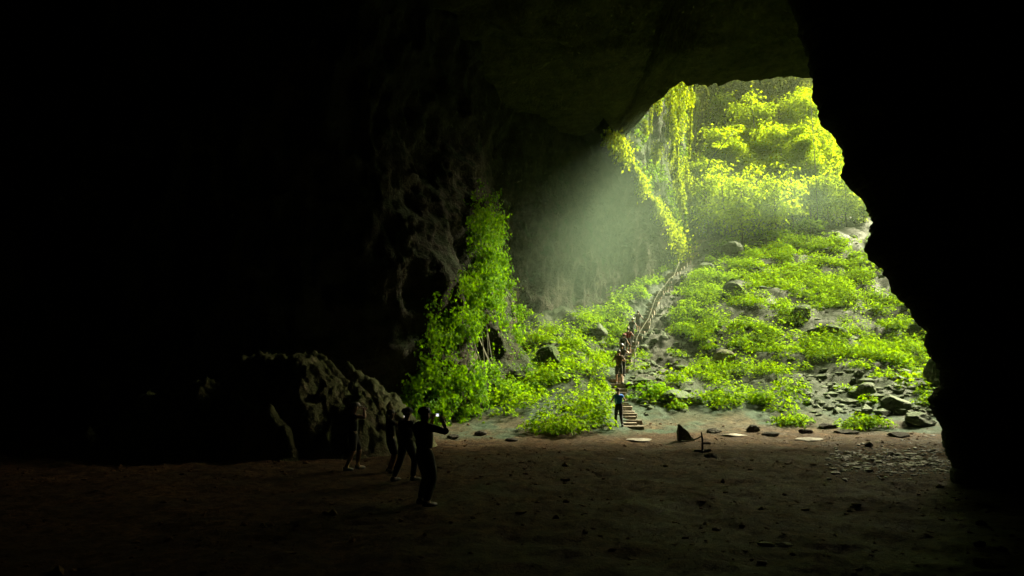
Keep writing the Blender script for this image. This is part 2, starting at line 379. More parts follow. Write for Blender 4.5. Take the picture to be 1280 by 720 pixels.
for i in range(len(yy)):
    e = P(ex[i], yy[i], 15.0); e[2] = max(e[2], -0.6 - (yy[i] - 620) * 0.002)
    f = np.stack([e[0] + ss, 15.0 - 1.9 * np.sqrt(np.clip(ss, 0, 3) / 3) - 0.15 * ss, np.full(len(ss), e[2])], -1)
    bk = np.stack([e[0] + ss[1:] * 1.0 + 0.9 * np.minimum(ss[1:], 3), 15.0 + 2.8 * np.sqrt(np.clip(ss[1:], 0, 4) / 4) + 0.15 * ss[1:], np.full(len(ss) - 1, e[2])], -1)
    front.append(np.concatenate([bk[::-1], f]))
V = np.array(front); k0 = len(ss) - 1
wgt = np.abs(np.arange(V.shape[1]) - k0); wgt = sstep(0, 10, wgt)[None, :]
dd = 0.9 * fbm(V[..., 0] * .5, V[..., 1] * .5, V[..., 2] * .5, 85, 4) + .25 * (ridged(V[..., 0] * 1.5, V[..., 1], V[..., 2] * 1.5, 86, 4))
sg = np.where(np.arange(V.shape[1]) < k0, 1, -1)[None, :]
V[..., 1] += dd * wgt * sg
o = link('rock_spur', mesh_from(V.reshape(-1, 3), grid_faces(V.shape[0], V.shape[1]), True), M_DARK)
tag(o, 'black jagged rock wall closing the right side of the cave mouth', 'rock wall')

# cliffs of the shaft beyond the mouth
_, SL = sheet('cliff', [(7.6, 54.5), (10.6, 59), (14.3, 64.5), (18, 71), (21, 82), (24, 92)], 6, 52, M_SHAFT, .3, .3, None, .6, .25, 91, 1, .6)
_, FC = sheet('cliff', [(22, 88), (26, 97), (36, 103), (52, 104), (68, 98), (90, 80), (104, 70)], 12, 58, M_CLIFF, .5, .5, None, 1.8, .12, 95, 1, 1.0)
for o in list(COL.objects):
    if o.name.startswith('cliff'): pass

# haze: one closed box round the whole place
bm = bmesh.new(); bmesh.ops.create_cube(bm, size=1)
me = bpy.data.meshes.new('haze'); 
for v in bm.verts:
    v.co = Vector((v.co.x * 900, v.co.y * 760 + 260, v.co.z * 82 + 38))
bm.to_mesh(me); bm.free()
def hz(t, out):
    v = N(t, 'ShaderNodeVolumePrincipled'); v.inputs['Color'].default_value = (0.80, 1.0, 0.62, 1)
    v.inputs['Density'].default_value = HAZE_DENSITY; v.inputs['Anisotropy'].default_value = 0.45
    t.links.new(v.outputs[0], out.inputs['Volume'])
haze = tag(link('haze', me, mat('haze', hz)), 'thin even mist filling the cave and the shaft', 'haze', kind='stuff')


# ------------------------------------------------------------------ foliage helpers
def unit(v): return v / (np.linalg.norm(v, axis=-1, keepdims=True) + 1e-9)
def leaf_mesh(base, axis, nrm, length, width, fold=0.25, droop=0.25):
    """pointed folded leaves: base, left, tip, right, plus midrib centre (5 verts, 4 tris)"""
    axis = unit(axis); side = unit(np.cross(axis, nrm)); n = np.cross(side, axis)
    L = np.asarray(length)[:, None]; W = np.asarray(width)[:, None]
    b = base; mid = base + axis * L * .45 + n * L * 0.05
    l = base + axis * L * .4 + side * W * .5 + n * W * fold; r = base + axis * L * .4 - side * W * .5 + n * W * fold
    tip = base + axis * L - n * L * droop
    V = np.stack([b, l, tip, r, mid], 1).reshape(-1, 3); k = np.arange(len(b)) * 5
    T = np.array([[0, 1, 4], [1, 2, 4], [2, 3, 4], [3, 0, 4]])
    return V, (k[:, None, None] + T[None]).reshape(-1, 3)
def join(parts):
    Vs, Fs, o = [], [], 0
    for v, f in parts: Vs.append(v); Fs.append(f + o); o += len(v)
    return np.concatenate(Vs), np.concatenate(Fs)
def tube(pts, radii, n=6):
    """closed tapered tube as triangles"""
    pts = np.array(pts, float); r = np.broadcast_to(np.asarray(radii, float), (len(pts),))
    t = unit(np.gradient(pts, axis=0)); up = np.array([0.0, 0, 1]) if abs(t[0][2]) < .9 else np.array([1.0, 0, 0])
    V = []
    for p, d, q in zip(pts, t, r):
        a = unit(np.cross(d, up)); b = np.cross(d, a)
        if np.linalg.norm(np.cross(d, up)) < 1e-3: a = np.array([1.0, 0, 0]); b = np.cross(d, a)
        th = np.arange(n) / n * 2 * math.pi
        V.append(p + q * (np.cos(th)[:, None] * a + np.sin(th)[:, None] * b))
    V = np.concatenate(V); Fc = []
    for i in range(len(pts) - 1):
        for j in range(n):
            a, b, c, d = i * n + j, i * n + (j + 1) % n, (i + 1) * n + (j + 1) % n, (i + 1) * n + j
            Fc += [(a, b, c), (a, c, d)]
    for j in range(1, n - 1): Fc.append((0, j + 1, j)); e = (len(pts) - 1) * n; Fc.append((e, e + j, e + j + 1))
    return V, np.array(Fc)
def clumps(centers, radius, per, lsize, lift=0.6, seed=0):
    """leafy rosettes: arrays of clump centres, radii; returns leaf mesh arrays"""
    g = np.random.default_rng(seed); n = len(centers)
    idx = np.repeat(np.arange(n), per); m = len(idx)
    az = g.uniform(0, 2 * math.pi, m); rr = np.sqrt(g.uniform(0.02, 1, m)) * radius[idx]
    hgt = radius[idx] * lift * (1 - 0.65 * (rr / radius[idx]) ** 2) * g.uniform(.35, 1.1, m)
    c = centers[idx]; b = c + np.stack([np.cos(az) * rr, np.sin(az) * rr, hgt], -1)
    tilt = g.uniform(-.5, .35, m); a2 = az + g.normal(0, .7, m)
    ax = np.stack([np.cos(a2) * np.cos(tilt), np.sin(a2) * np.cos(tilt), np.sin(tilt)], -1)
    nr = unit(np.stack([g.normal(0, .35, m), g.normal(0, .35, m), np.ones(m)], -1) + .3 * np.stack([np.cos(az), np.sin(az), 0 * az], -1))
    L = lsize[idx] * g.uniform(.6, 1.3, m)
    return leaf_mesh(b, ax, nr, L, L * g.uniform(.55, .85, m))
def sample_view(polys, n, d0=24, d1=110, seed=0):
    """random points of the real ground (uniform over its area) that lie inside photo outlines"""
    g = np.random.default_rng(seed); out = []
    x = g.uniform(-14, 55, n); y = g.uniform(d0, d1, n); z = G(x, y); p = np.stack([x, y, z], -1)
    qx, qy = project(p); k = np.zeros(n, bool)
    for pl in polys: k |= inpoly(qx, qy, pl)
    return p[k], qx[k], qy[k]

# ------------------------------------------------------------------ herb cover on the debris slope
SLOPE = [(598, 420), (650, 395), (700, 408), (760, 385), (800, 355), (838, 322), (850, 300), (940, 296), (1010, 300), (1080, 300), (1230, 300), (1260, 470), (1240, 545), (1100, 545), (1090, 512), (1000, 520), (900, 512), (760, 540), (715, 552), (640, 548), (560, 545), (540, 500)]
pts, qx, qy = sample_view([SLOPE], 26000, 25, 85, 5)
sd = dist_poly(pts[:, 0], pts[:, 1], stair_pts); bd = dist_poly(pts[:, 0], pts[:, 1], bare_pts)
nz = fbm(pts[:, 0] * .22, pts[:, 1] * .22, 0, 101, 3); nf = fbm(pts[:, 0] * .65, pts[:, 1] * .5, 0, 103, 3)
dens = np.clip(0.64 + 1.2 * nz + 2.4 * nf, 0, 1)
rich = inpoly(qx, qy, [(900, 300), (1100, 300), (1240, 330), (1240, 470), (1130, 470), (990, 430), (880, 440), (850, 400), (870, 330)])
dens = np.where(rich, dens * 1.0 + .10, dens * .8)
sparse = inpoly(qx, qy, [(990, 455), (1120, 462), (1260, 440), (1260, 560), (1090, 540), (960, 500), (880, 480)])
dens = np.where(sparse, dens * .22, dens)
leftside = (qx < 770) & (qy > 395); dens = np.where(leftside, dens + .16, dens)
upper = inpoly(qx, qy, [(845, 345), (850, 255), (1010, 255), (1000, 300), (940, 318), (900, 345)]); dens = np.where(upper, dens * .22, dens)
for (cx_, cy_, r_) in [(915, 362, 14), (1030, 405, 24), (1000, 385, 16), (1150, 415, 14), (688, 445, 16), (618, 452, 22), (835, 500, 18), (905, 432, 12), (1010, 365, 12)]:
    dens = dens * np.where(np.hypot(qx - cx_, (qy - cy_) * 1.6) < r_, .05, 1)
dens = dens * np.where((sd < .75) | (bd < .7 + .4 * nf), 0, 1)
s_here = pts[:, 1] - np.interp(pts[:, 0], PX, PY); dens = dens * sstep(0.3, 2.5, s_here + nf * 1.5)
keep = rng.uniform(0, 1, len(pts)) < dens * .6
pts = pts[keep]; n = len(pts)
rad = rng.uniform(.35, .85, n) * (1 + .25 * rng.standard_normal(n).clip(-1, 1))
ls = rng.uniform(.11, .22, n)
V, Fc = clumps(pts, rad, 76, ls, 1.2, 7)
print('herb clumps', n)
tag(link('herb_cover', mesh_from(V, Fc), M_LEAF), 'low bright green broad-leaved herbs covering the debris slope', 'ground cover', kind='stuff')
# small loose rubble between the herbs
pts, qx, qy = sample_view([[(700, 420), (850, 290), (960, 262), (1100, 262), (1260, 420), (1260, 556), (900, 540), (700, 560)]], 30000, 25, 95, 15)
wgt = 0.16 + .8 * inpoly(qx, qy, [(960, 480), (1260, 430), (1260, 560), (1060, 545)]) + .6 * ((qy < 330) & (qx < 960)) + 0.7 * (dist_poly(pts[:, 0], pts[:, 1], bare_pts) < 1.6)
wgt = wgt * sstep(.8, 2, pts[:, 1] - np.interp(pts[:, 0], PX, PY)) * (dist_poly(pts[:, 0], pts[:, 1], stair_pts) > .55)
pts = pts[rng.uniform(0, 1, len(pts)) < wgt]
ico = bmesh.new(); bmesh.ops.create_icosphere(ico, subdivisions=1, radius=1)
ico.verts.ensure_lookup_table(); IV = np.array([v.co[:] for v in ico.verts]); IF = np.array([[v.index for v in f.verts] for f in ico.faces]); ico.free()
def stones(c, size, seed, flat=.65):
    g = np.random.default_rng(seed); n = len(c)
    J = IV[None] * g.uniform(.6, 1.35, (n, len(IV), 1)) * np.stack([g.uniform(.7, 1.4, n), g.uniform(.7, 1.3, n), g.uniform(.4, .9, n) * flat / .65], -1)[:, None, :]
    a = g.uniform(0, 6.28, n); R = np.zeros((n, 3, 3)); R[:, 0, 0] = np.cos(a); R[:, 0, 1] = -np.sin(a); R[:, 1, 0] = np.sin(a); R[:, 1, 1] = np.cos(a); R[:, 2, 2] = 1
    J = np.einsum('nij,nkj->nki', R, J) * size[:, None, None] + c[:, None, :]
    return J.reshape(-1, 3), (np.arange(n)[:, None, None] * len(IV) + IF[None]).reshape(-1, 3)
V, Fc = stones(pts, rng.gamma(2.0, .075, len(pts)).clip(.05, .5), 21)
tag(link('rubble', mesh_from(V, Fc), M_STONE), 'loose grey rubble lying between the herbs on the slope', 'rubble', kind='stuff')
# clods and pebbles on the cave floor
g = np.random.default_rng(33); n = 9000
yy = 8 + 22 * g.uniform(0, 1, n) ** 0.8; xx = g.uniform(-.75, .8, n) * yy
keep = yy < np.interp(xx, PX, PY) + 1; xx, yy = xx[keep], yy[keep]
pts = np.stack([xx, yy, G(xx, yy)], -1)
keep = fbm(xx * .5, yy * .5, 0, 131, 3) + g.uniform(-.5, .5, len(xx)) > 0.05; pts = pts[keep]
V, Fc = stones(pts, g.gamma(1.6, .013, len(pts)).clip(.01, .08), 22)
tag(link('pebbles', mesh_from(V, Fc), M_CLOD), 'small clods and pebbles scattered over the brown cave floor', 'pebbles', kind='stuff')

# ------------------------------------------------------------------ plants as things
def shrub(name, px, py, r, n, ls, label, cat='shrub', m=None, lift=1.0, group=None, up=0.0):
    c = ground_at(px, py); root = empty(name, c, label, cat, group)
    g = np.random.default_rng(int(px * 7 + py)); k = max(4, n // 26)
    cc = np.stack([g.normal(0, r * .45, k), g.normal(0, r * .35, k), np.zeros(k)], -1)
    cc[:, 2] = G(c[0] + cc[:, 0], c[1] + cc[:, 1]) - c[2] + up * g.uniform(0, 1, k) * np.exp(-(cc[:, 0] ** 2 + cc[:, 1] ** 2) / (r * r))
    V, Fc = clumps(cc, g.uniform(.35, .6, k) * r, 26, np.full(k, ls), lift, int(px))
    link('foliage', mesh_from(V, Fc), m or M_LEAF, root)
    st = []
    for q in cc[:: max(1, k // 14)]:
        top = q + np.array([g.normal(0, .05), g.normal(0, .05), r * .35 + up * .3])
        base = np.array([q[0] * .5, q[1] * .5, float(G(c[0] + q[0] * .5, c[1] + q[1] * .5)) - c[2] - .03])
        st.append(tube([base, (base + top) / 2 + [0, 0, .05], top], [.02, .015, .008], 5))
    V, Fc = join(st); link('stem', mesh_from(V, Fc), M_STEM, root)
    return root
shrub('shrub', 1085, 534, 0.95, 620, .17, 'bright green bush on the floor edge, nearest the black right rock wall', group='bushes at the foot of the slope', m=M_LEAF)
shrub('shrub', 990, 531, 0.85, 480, .17, 'low bright green bush on the floor edge, behind the flat dark stones', group='bushes at the foot of the slope')
shrub('fern', 822, 497, 1.1, 700, .24, 'dark green fern clump overhanging the dark hollow right of the lowest steps', 'fern', m=M_VINE)
shrub('shrub', 898, 503, 1.1, 560, .18, 'rounded green bush above the wedge shaped stone at the slope foot', group='bushes at the foot of the slope')
shrub('shrub', 700, 540, 1.2, 800, .18, 'dense green bush where the vines meet the brown floor, left of the blue shirted climber', group='bushes at the foot of the slope')
shrub('shrub', 1036, 275, 1.5, 520, .3, 'tall hazy bush at the top of the slope beside the bare dirt patch', up=2.2, group='hazy bushes at the slope top')
shrub('shrub', 1012, 292, 1.5, 600, .3, 'round hazy bush at the top of the slope, just left of the taller one', up=1.2, group='hazy bushes at the slope top')
shrub('shrub', 968, 300, 1.6, 500, .3, 'wide low hazy bush above the herb slope near the grey scree', up=.6, group='hazy bushes at the slope top')

# ------------------------------------------------------------------ climbing vines on the left rock corner
def surf_sample(V, n, seed):
    g = np.random.default_rng(seed); a = V[:-1, :-1]; b = V[1:, :-1]; c = V[:-1, 1:]
    nr = np.cross(b - a, c - a); ar = np.linalg.norm(nr, axis=-1).ravel(); idx = g.choice(len(ar), n, p=ar / ar.sum())
    u, v = g.uniform(0, 1, (2, n)); A, B, C, D = [q.reshape(-1, 3)[idx] for q in (a, b, c, V[1:, 1:])]
    p = A * ((1 - u) * (1 - v))[:, None] + B * (u * (1 - v))[:, None] + C * ((1 - u) * v)[:, None] + D * (u * v)[:, None]
    return p, unit(nr.reshape(-1, 3)[idx])
def vine_leaves(p, nr, ls, out, seed):
    g = np.random.default_rng(seed); n = len(p)
    b = p + nr * (out * g.uniform(.1, 1, n))[:, None] + g.normal(0, .04, (n, 3))
    ax = np.stack([g.normal(0, .45, n), g.normal(0, .45, n), -np.ones(n)], -1) + nr * .45
    nn = nr + np.stack([g.normal(0, .4, n), g.normal(0, .4, n), .55 + g.normal(0, .2, n)], -1)
    L = ls * g.uniform(.6, 1.35, n)
    return leaf_mesh(b, ax, nn, L, L * g.uniform(.65, .95, n), .2, .15)
p, nr = surf_sample(LW, 1900000, 44)
k = (p[:, 0] > -9) & (p[:, 1] < 37) & (p[:, 2] < 14); p, nr = p[k], nr[k]
nr = np.where(((p - [0, 0, 2]) * nr).sum(1)[:, None] > 0, -nr, nr)
qx, qy = project(p)
CORE = [(594, 222), (612, 250), (640, 305), (652, 355), (656, 400), (672, 440), (675, 485), (655, 545), (560, 545), (552, 500), (570, 450), (566, 400), (580, 340), (582, 280)]
WING = [(575, 330), (580, 400), (565, 545), (512, 540), (498, 500), (520, 455), (512, 420), (535, 385)]
core = inpoly(qx, qy, CORE); wing = inpoly(qx, qy, WING) & ~core
cn = fbm(p[:, 0] * .9, p[:, 2] * .9, p[:, 1] * .4, 141, 4); st = fbm(p[:, 0] * 2.2, p[:, 2] * .5, 0, 143, 3)
cavity = (np.hypot((qx - 612) / 24, (qy - 440) / 26) < 1)
top = sstep(222, 300, qy)
pr = np.where(core, (.10 + .90 * top) * np.clip(.5 + 3.0 * cn, 0.03, 1), 0) + np.where(wing, np.clip(.12 + 1.6 * cn + 1.0 * st, 0, 1), 0)
pr = pr * np.where(cavity, .04, 1)
g = np.random.default_rng(45); sel = g.uniform(0, 1, len(p)) < pr * 1.1
p2, n2, out = p[sel], nr[sel], (.12 + 1.5 * np.clip(cn[sel] + .25, 0, 1))
is_core = core[sel]
print('vine leaves', len(p2))
for nm, msk, lab in (('climbing_vine', is_core, 'thick bright green climbing vine draped down the corner of the left cave wall'),
                     ('climbing_vine', ~is_core, 'thinner darker climbing vine trailing down the wall left of the thick bright one')):
    root = empty(nm, (float(p2[msk][:, 0].mean()), 31.0, 0.0), lab, 'vine'); off = np.array(root.location)
    V, Fc = vine_leaves(p2[msk], n2[msk], .135, out[msk], 46)
    link('foliage', mesh_from(V - off, Fc), M_VINE, root)
    stt = []; ps = p2[msk]; ns = n2[msk]
    for i in g.choice(len(ps), 46):
        a = ps[i]; d = np.hypot(ps[:, 0] - a[0], ps[:, 1] - a[1]); c = np.where((d < .8) & (ps[:, 2] < a[2]))[0]
        if len(c) < 6: continue
        c = c[np.argsort(-ps[c, 2])]; c = c[:: max(1, len(c) // 7)][:8]
        stt.append(tube(ps[c] + ns[c] * .1, np.linspace(.014, .03, len(c)), 4))
    V, Fc = join(stt); link('stem', mesh_from(V - off, Fc), M_STEM, root)

# ------------------------------------------------------------------ hanging vines
def hanging(path_px, d0, d1, width, n, ls, label, group, m=None, seed=1, name='hanging_vine', ragged=.5):
    P3 = np.array([P(a, b, d0 + (d1 - d0) * i / max(1, len(path_px) - 1)) for i, (a, b) in enumerate(path_px)])
    g = np.random.default_rng(seed); seg = np.linalg.norm(np.diff(P3, axis=0), axis=1); cum = np.r_[0, np.cumsum(seg)]
    root = empty(name, P3[-1], label, 'vine', group); off = P3[-1]
    t = g.uniform(0, cum[-1], n)
    lump = .25 + .95 * np.clip(vnoise(t * 1.1, seed * 3.3, 0, seed) + .35, 0, 1.1)
    k = g.uniform(0, 1, n) < np.clip(lump + .15, 0, 1); t, lump = t[k], lump[k]; n = len(t)
    c = np.stack([np.interp(t, cum, P3[:, j]) for j in range(3)], -1)
    W = width * lump * (1 - ragged * (t / cum[-1]) ** 2)
    th = g.uniform(0, 6.28, n); rr = np.sqrt(g.uniform(0, 1, n)) * W
    b = c + np.stack([np.cos(th) * rr, np.sin(th) * rr, g.normal(0, .12, n)], -1)
    ax = np.stack([np.cos(th) * .6, np.sin(th) * .6, -np.ones(n)], -1) + g.normal(0, .3, (n, 3))
    nn = np.stack([np.cos(th), np.sin(th), .5 + 0 * th], -1) + g.normal(0, .3, (n, 3))
    L = ls * g.uniform(.6, 1.3, n); V, Fc = leaf_mesh(b, ax, nn, L, L * .7, .2, .15)
    link('foliage', mesh_from(V - off, Fc), m or M_YVINE, root)
    st = [tube(P3 - off + g.normal(0, width * .15, (len(P3), 3)), .02, 4) for _ in range(3)]
    V, Fc = join(st); link('stem', mesh_from(V, Fc), M_STEM, root)
GV = 'yellow vines hanging at the left side of the cave mouth'
HV = [([(851, 98), (849, 130), (846, 165), (845, 200), (848, 235)], 55, 58, .85, 3600, 'long thick yellow vine hanging from the highest left corner of the mouth'),
      ([(864, 97), (864, 130), (863, 160), (861, 195)], 60, 61, .34, 1300, 'thin straight yellow vine just right of the long thick yellow one'),
      ([(839, 108), (838, 135), (842, 170), (838, 200)], 53, 55, .6, 1500, 'short ragged vine between the long yellow vine and the dark lip'),
      ([(823, 116), (822, 128), (823, 140)], 50, 50.5, .36, 320, 'small green vine tuft hanging alone nearest the dark ceiling'),
      ([(814, 136), (813, 150), (812, 164)], 51, 51.5, .42, 330, 'short bushy vine tuft below and left of the small lone one'),
      ([(806, 150), (807, 165)], 50.5, 51, .3, 150, 'tiny vine tuft leftmost in the mouth'),
      ([(835, 142), (835, 160), (834, 176)], 54, 54.5, .4, 420, 'narrow vine tuft in the middle of the dark gap'),
      ([(822, 176), (821, 190), (818, 204)], 54, 55, .55, 600, 'drooping vine tuft with pointed tip below the dark gap'),
      ([(845, 195), (846, 215), (850, 240), (853, 265)], 60, 62, .8, 1700, 'wide pale vine hanging into the mist under the long yellow one'),
      ([(857, 200), (858, 225), (860, 250)], 64, 66, .7, 1200, 'hazy vine nearest the slope top in the mist')]
for i, (pp, a, b, wd, n, lab) in enumerate(HV):
    hanging(pp, a, b, wd, n, .2, lab, GV, seed=60 + i)
# fringe vine growing down along the broken edge of the overhanging wall
ed = np.array([P(x, y, d) for x, y, d in [(756, 166, 42), (772, 173, 43), (792, 206, 46.7), (805, 236, 50.4), (826, 263, 54.1), (838, 286, 57.8), (857, 311, 61.3)]])
g = np.random.default_rng(71); n = 9000; cum = np.r_[0, np.cumsum(np.linalg.norm(np.diff(ed, axis=0), axis=1))]
t = g.uniform(0, 1, n) ** .8 * cum[-1]; c = np.stack([np.interp(t, cum, ed[:, j]) for j in range(3)], -1)
Wd = (.3 + .6 * t / cum[-1]) * (.2 + 1.3 * np.clip(vnoise(t * .9, 2, 0, 5) + .4, 0, 1))
b = c + g.normal(0, 1, (n, 3)) * (Wd * np.array([[.5], [.4], [.75]])).T - np.stack([0 * t, 0 * t, Wd * .4], -1)
ax = np.stack([g.normal(0, .6, n), g.normal(0, .6, n), -np.ones(n)], -1); nn = np.stack([g.normal(.5, .4, n), g.normal(-.3, .4, n), .7 + 0 * t], -1)
L = .22 * g.uniform(.6, 1.3, n); V, Fc = leaf_mesh(b, ax, nn, L, L * .7)
root = empty('creeper', ed[-1], 'yellow green creeper growing diagonally down the broken edge of the dark overhang', 'vine')
link('foliage', mesh_from(V - ed[-1], Fc), M_YVINE, root)
V, Fc = join([tube(ed - ed[-1] + [0, 0, .1 * i], .03, 5) for i in range(2)]); link('stem', mesh_from(V, Fc), M_STEM, root)

p, nr = surf_sample(SL, 60000, 47); nr = np.where(((p - [0, 0, 2]) * nr).sum(1)[:, None] > 0, -nr, nr)
qx, qy = project(p); cn = fbm(p[:, 0] * .5, p[:, 2] * .5, p[:, 1] * .5, 149, 4)
k = (qx > 770) & (qy > 80) & (qy < 330) & (cn > .12 - .2 * (qy > 200)); p, nr = p[k], nr[k]
root = empty('creeper', (15.0, 66.0, 10.0), 'patchy green creeper clinging to the rock behind the yellow hanging vines', 'vine'); off = np.array(root.location)
V, Fc = vine_leaves(p, nr, .3, .45, 48); link('foliage', mesh_from(V - off, Fc), M_LEAF, root)
V, Fc = join([tube(np.array([[14.5 + i, 65.2 + i * 1.6, 8], [14.5 + i, 65 + i * 1.6, 16], [14.8 + i, 65.2 + i * 1.6, 26.]]) - off, .05, 5) for i in range(3)]); link('stem', mesh_from(V, Fc), M_STEM, root)
p, nr = surf_sample(FC, 90000, 49); nr = np.where(((p - [0, 0, 2]) * nr).sum(1)[:, None] > 0, -nr, nr)
cn = fbm(p[:, 0] * .22, p[:, 2] * .22, p[:, 1] * .22, 151, 4); qx, qy = project(p); k = (cn > -.12) & (qy > 60) & (qx < 1150); p, nr = p[k], nr[k]
root = empty('creeper', (40.0, 100.0, 25.0), 'dense yellow green growth covering the far cliff behind all the trees', 'vine'); off = np.array(root.location)
V, Fc = vine_leaves(p, nr, .6, .9, 50); link('foliage', mesh_from(V - off, Fc), M_TREE, root)
V, Fc = join([tube(np.array([[30. + 6 * i, 100.5, 22], [30.5 + 6 * i, 100, 34], [30 + 6 * i, 100.5, 48]]) - off, .12, 5) for i in range(4)]); link('stem', mesh_from(V, Fc), M_STEM, root)
# curtains of roots and climbers against the far cliff
GC = 'root curtains on the far cliff'
cs = [(878, 97, 200, 1.1), (893, 97, 190, 1.0), (907, 98, 170, 1.1), (921, 98, 175, .9), (934, 98, 160, 1.1), (949, 98, 165, 1.0), (963, 99, 165, 1.1), (978, 99, 170, 1.1), (992, 100, 170, 1.1), (1006, 101, 180, 1.2)]
names = ['first olive root curtain, beside the yellow hanging vines', 'second olive root curtain right of the yellow hanging vines', 'third olive root curtain, above the arched dark branch', 'fourth olive root curtain, with pale roots showing', 'fifth olive root curtain, left of the tallest tree top', 'sixth olive root curtain, directly behind the tallest tree top', 'seventh olive root curtain, right of the tallest tree top', 'eighth olive root curtain, above the right crowns', 'ninth olive root curtain, above the right crowns and next to last', 'last olive root curtain, next to the black rock wall']
for i, ((x, y0, y1, wd), lab) in enumerate(zip(cs, names)):
    hanging([(x, y0 - 14), (x + 1, (y0 + y1) / 2), (x - 1, y1)], 92, 92, wd * 1.5, 2200, .42, lab, GC, M_OLIVE, 80 + i, 'root_curtain', .3)

# ------------------------------------------------------------------ trees in the shaft
def tree(base, height, crown, nleaf, ls, label, group, m=None, seed=1, lean=(0, 0), trunk_r=.11, cat='tree', name='broadleaf_tree'):
    """tapered trunk, limbs, leaf sprays at the limb ends; crown = (radius xy, radius z)"""
    g = np.random.default_rng(seed); root = empty(name, base, label, cat, group)
    top = np.array([lean[0], lean[1], height]); tr = []
    tp = [np.array([0, 0, -.4]), np.array([lean[0] * .15, lean[1] * .15, height * .3]), np.array([lean[0] * .5 + g.normal(0, .15), lean[1] * .5, height * .62]), top * [1, 1, .93]]
    tr.append(tube(tp, [trunk_r, trunk_r * .8, trunk_r * .6, trunk_r * .2], 8))
    V, Fc = join(tr); link('trunk', mesh_from(V, Fc, True), M_BARK, root)
    limbs = []; ends = []
    nb = 34
    for i in range(nb):
        f = g.uniform(.18, .95); s = np.array([np.interp(f, [0, .3, .62, .93], [q[j] for q in tp]) for j in range(3)])
        a = g.uniform(0, 6.28); rxy = crown[0] * g.uniform(.45, 1.0) * math.sqrt(max(.1, 1 - ((f - .6) / .6) ** 2))
        e = s + np.array([math.cos(a) * rxy, math.sin(a) * rxy, crown[1] * g.uniform(-.15, .5)])
        mid = (s + e) / 2 + [0, 0, g.uniform(0, .5)]
        limbs.append(tube([s, mid, e], [trunk_r * .35, trunk_r * .22, .02], 5)); ends += [e, (mid + e) / 2 + g.normal(0, .3, 3), mid + g.normal(0, .4, 3)]
    V, Fc = join(limbs); link('limb', mesh_from(V, Fc, True), M_BARK, root)
    ends = np.array(ends + [top]); k = len(ends); idx = g.integers(0, k, nleaf)
    sp = (.2 * crown[0] * g.uniform(.6, 1.3, k))[idx]
    b = ends[idx] + g.normal(0, 1, (nleaf, 3)) * sp[:, None] * [1, 1, .6]
    # sprays: leaves layered in drooping tiers
    b[:, 2] -= .25 * ((b[:, :2] - ends[idx][:, :2]) ** 2).sum(1) / (sp + .1)
    o = unit(b - ends[idx] + [0, 0, .001]); ax = o * [1, 1, .3] + np.stack([g.normal(0, .4, nleaf), g.normal(0, .4, nleaf), -.35 + g.normal(0, .2, nleaf)], -1)
    nn = np.stack([g.normal(0, .4, nleaf), g.normal(0, .4, nleaf), np.ones(nleaf)], -1)
    L = ls * g.uniform(.6, 1.3, nleaf); V, Fc = leaf_mesh(b, ax, nn, L, L * .6)
    link('crown', mesh_from(V, Fc), m or M_TREE, root)
GT = 'trees in the sunlit shaft'
def at(px, py_base, d): 
    p = P(px, py_base, d); p[2] = float(G(p[0], p[1])); return p
def tree_px(px, top_py, d, cr, n, label, seed, m=None, **kw):
    b = at(px, 250, d); t = P(px, top_py, d)
    tree(b, t[2] - b[2], cr, int(n * 3.2), .36, label, GT, m, seed, **kw)
tree_px(945, 118, 84, (3.4, 5), 4200, 'tallest bright yellow green tree in the middle of the shaft', 201)
tree_px(905, 165, 80, (3.0, 3.2), 2600, 'tree with light green crown left of the tallest one, above the arched branch', 202)
tree_px(980, 160, 79, (3.4, 3.2), 3600, 'yellow green tree right of the tallest one, spreading in front of it', 203)
tree_px(1008, 130, 88, (3.8, 4.5), 3800, 'green tree reaching up next to the notch of the black rock wall', 204)
tree_px(1040, 165, 82, (3.0, 3), 1500, 'yellow tree partly behind the black rock wall', 205)
tree_px(1075, 215, 80, (2.6, 2.4), 900, 'low tree rightmost in the shaft, above the bare dirt patch', 206)
tree_px(880, 215, 76, (2.6, 2.4), 1800, 'small hazy tree at the foot of the hanging vines', 207)
tree_px(955, 205, 76, (2.6, 2.2), 1300, 'low spreading green tree in front of the tallest one, over the grey scree', 208)
tree_px(1012, 215, 78, (2.6, 2.2), 1100, 'low bushy tree behind the tall hazy bush', 209)
gq = np.random.default_rng(91)
for i in range(16):
    px_ = 872 + i * 13.5 + gq.uniform(-5, 5); d_ = gq.uniform(74, 96); tree_px(px_, gq.uniform(112, 215) if px_ < 1020 else gq.uniform(150, 225), d_, (gq.uniform(1.7, 2.8), gq.uniform(2, 4)), 1300 if px_ < 1010 else 500, 'leafy tree merged into the glowing yellow green foliage mass beyond the mouth', 230 + i)
low = [(884, 222, 63, 'small pale tree at the scree edge, left of the bare leaning trunk'), (905, 208, 65, 'small round tree just right of the bare leaning trunk'), (926, 226, 62, 'low pale tree in the mist, second right of the leaning trunk'), (948, 212, 66, 'small round tree in the mist below the tallest tree'), (968, 228, 63, 'low tree in the mist between the tallest tree and the hazy bushes'), (990, 210, 65, 'small tree in the mist behind the round hazy bush'), (1012, 230, 68, 'low tree in the mist behind the tall hazy bush, left of the bare sapling'), (1034, 212, 67, 'small tree immediately right of the bare sapling'), (1056, 224, 66, 'small bright tree above the left end of the dirt patch'), (1078, 236, 67, 'small bright tree above the right end of the dirt patch')]
for i, (px_, ty_, d_, lab) in enumerate(low): tree_px(px_, ty_, d_ + 3, (1.7, 1.5), 330, lab, 260 + i)
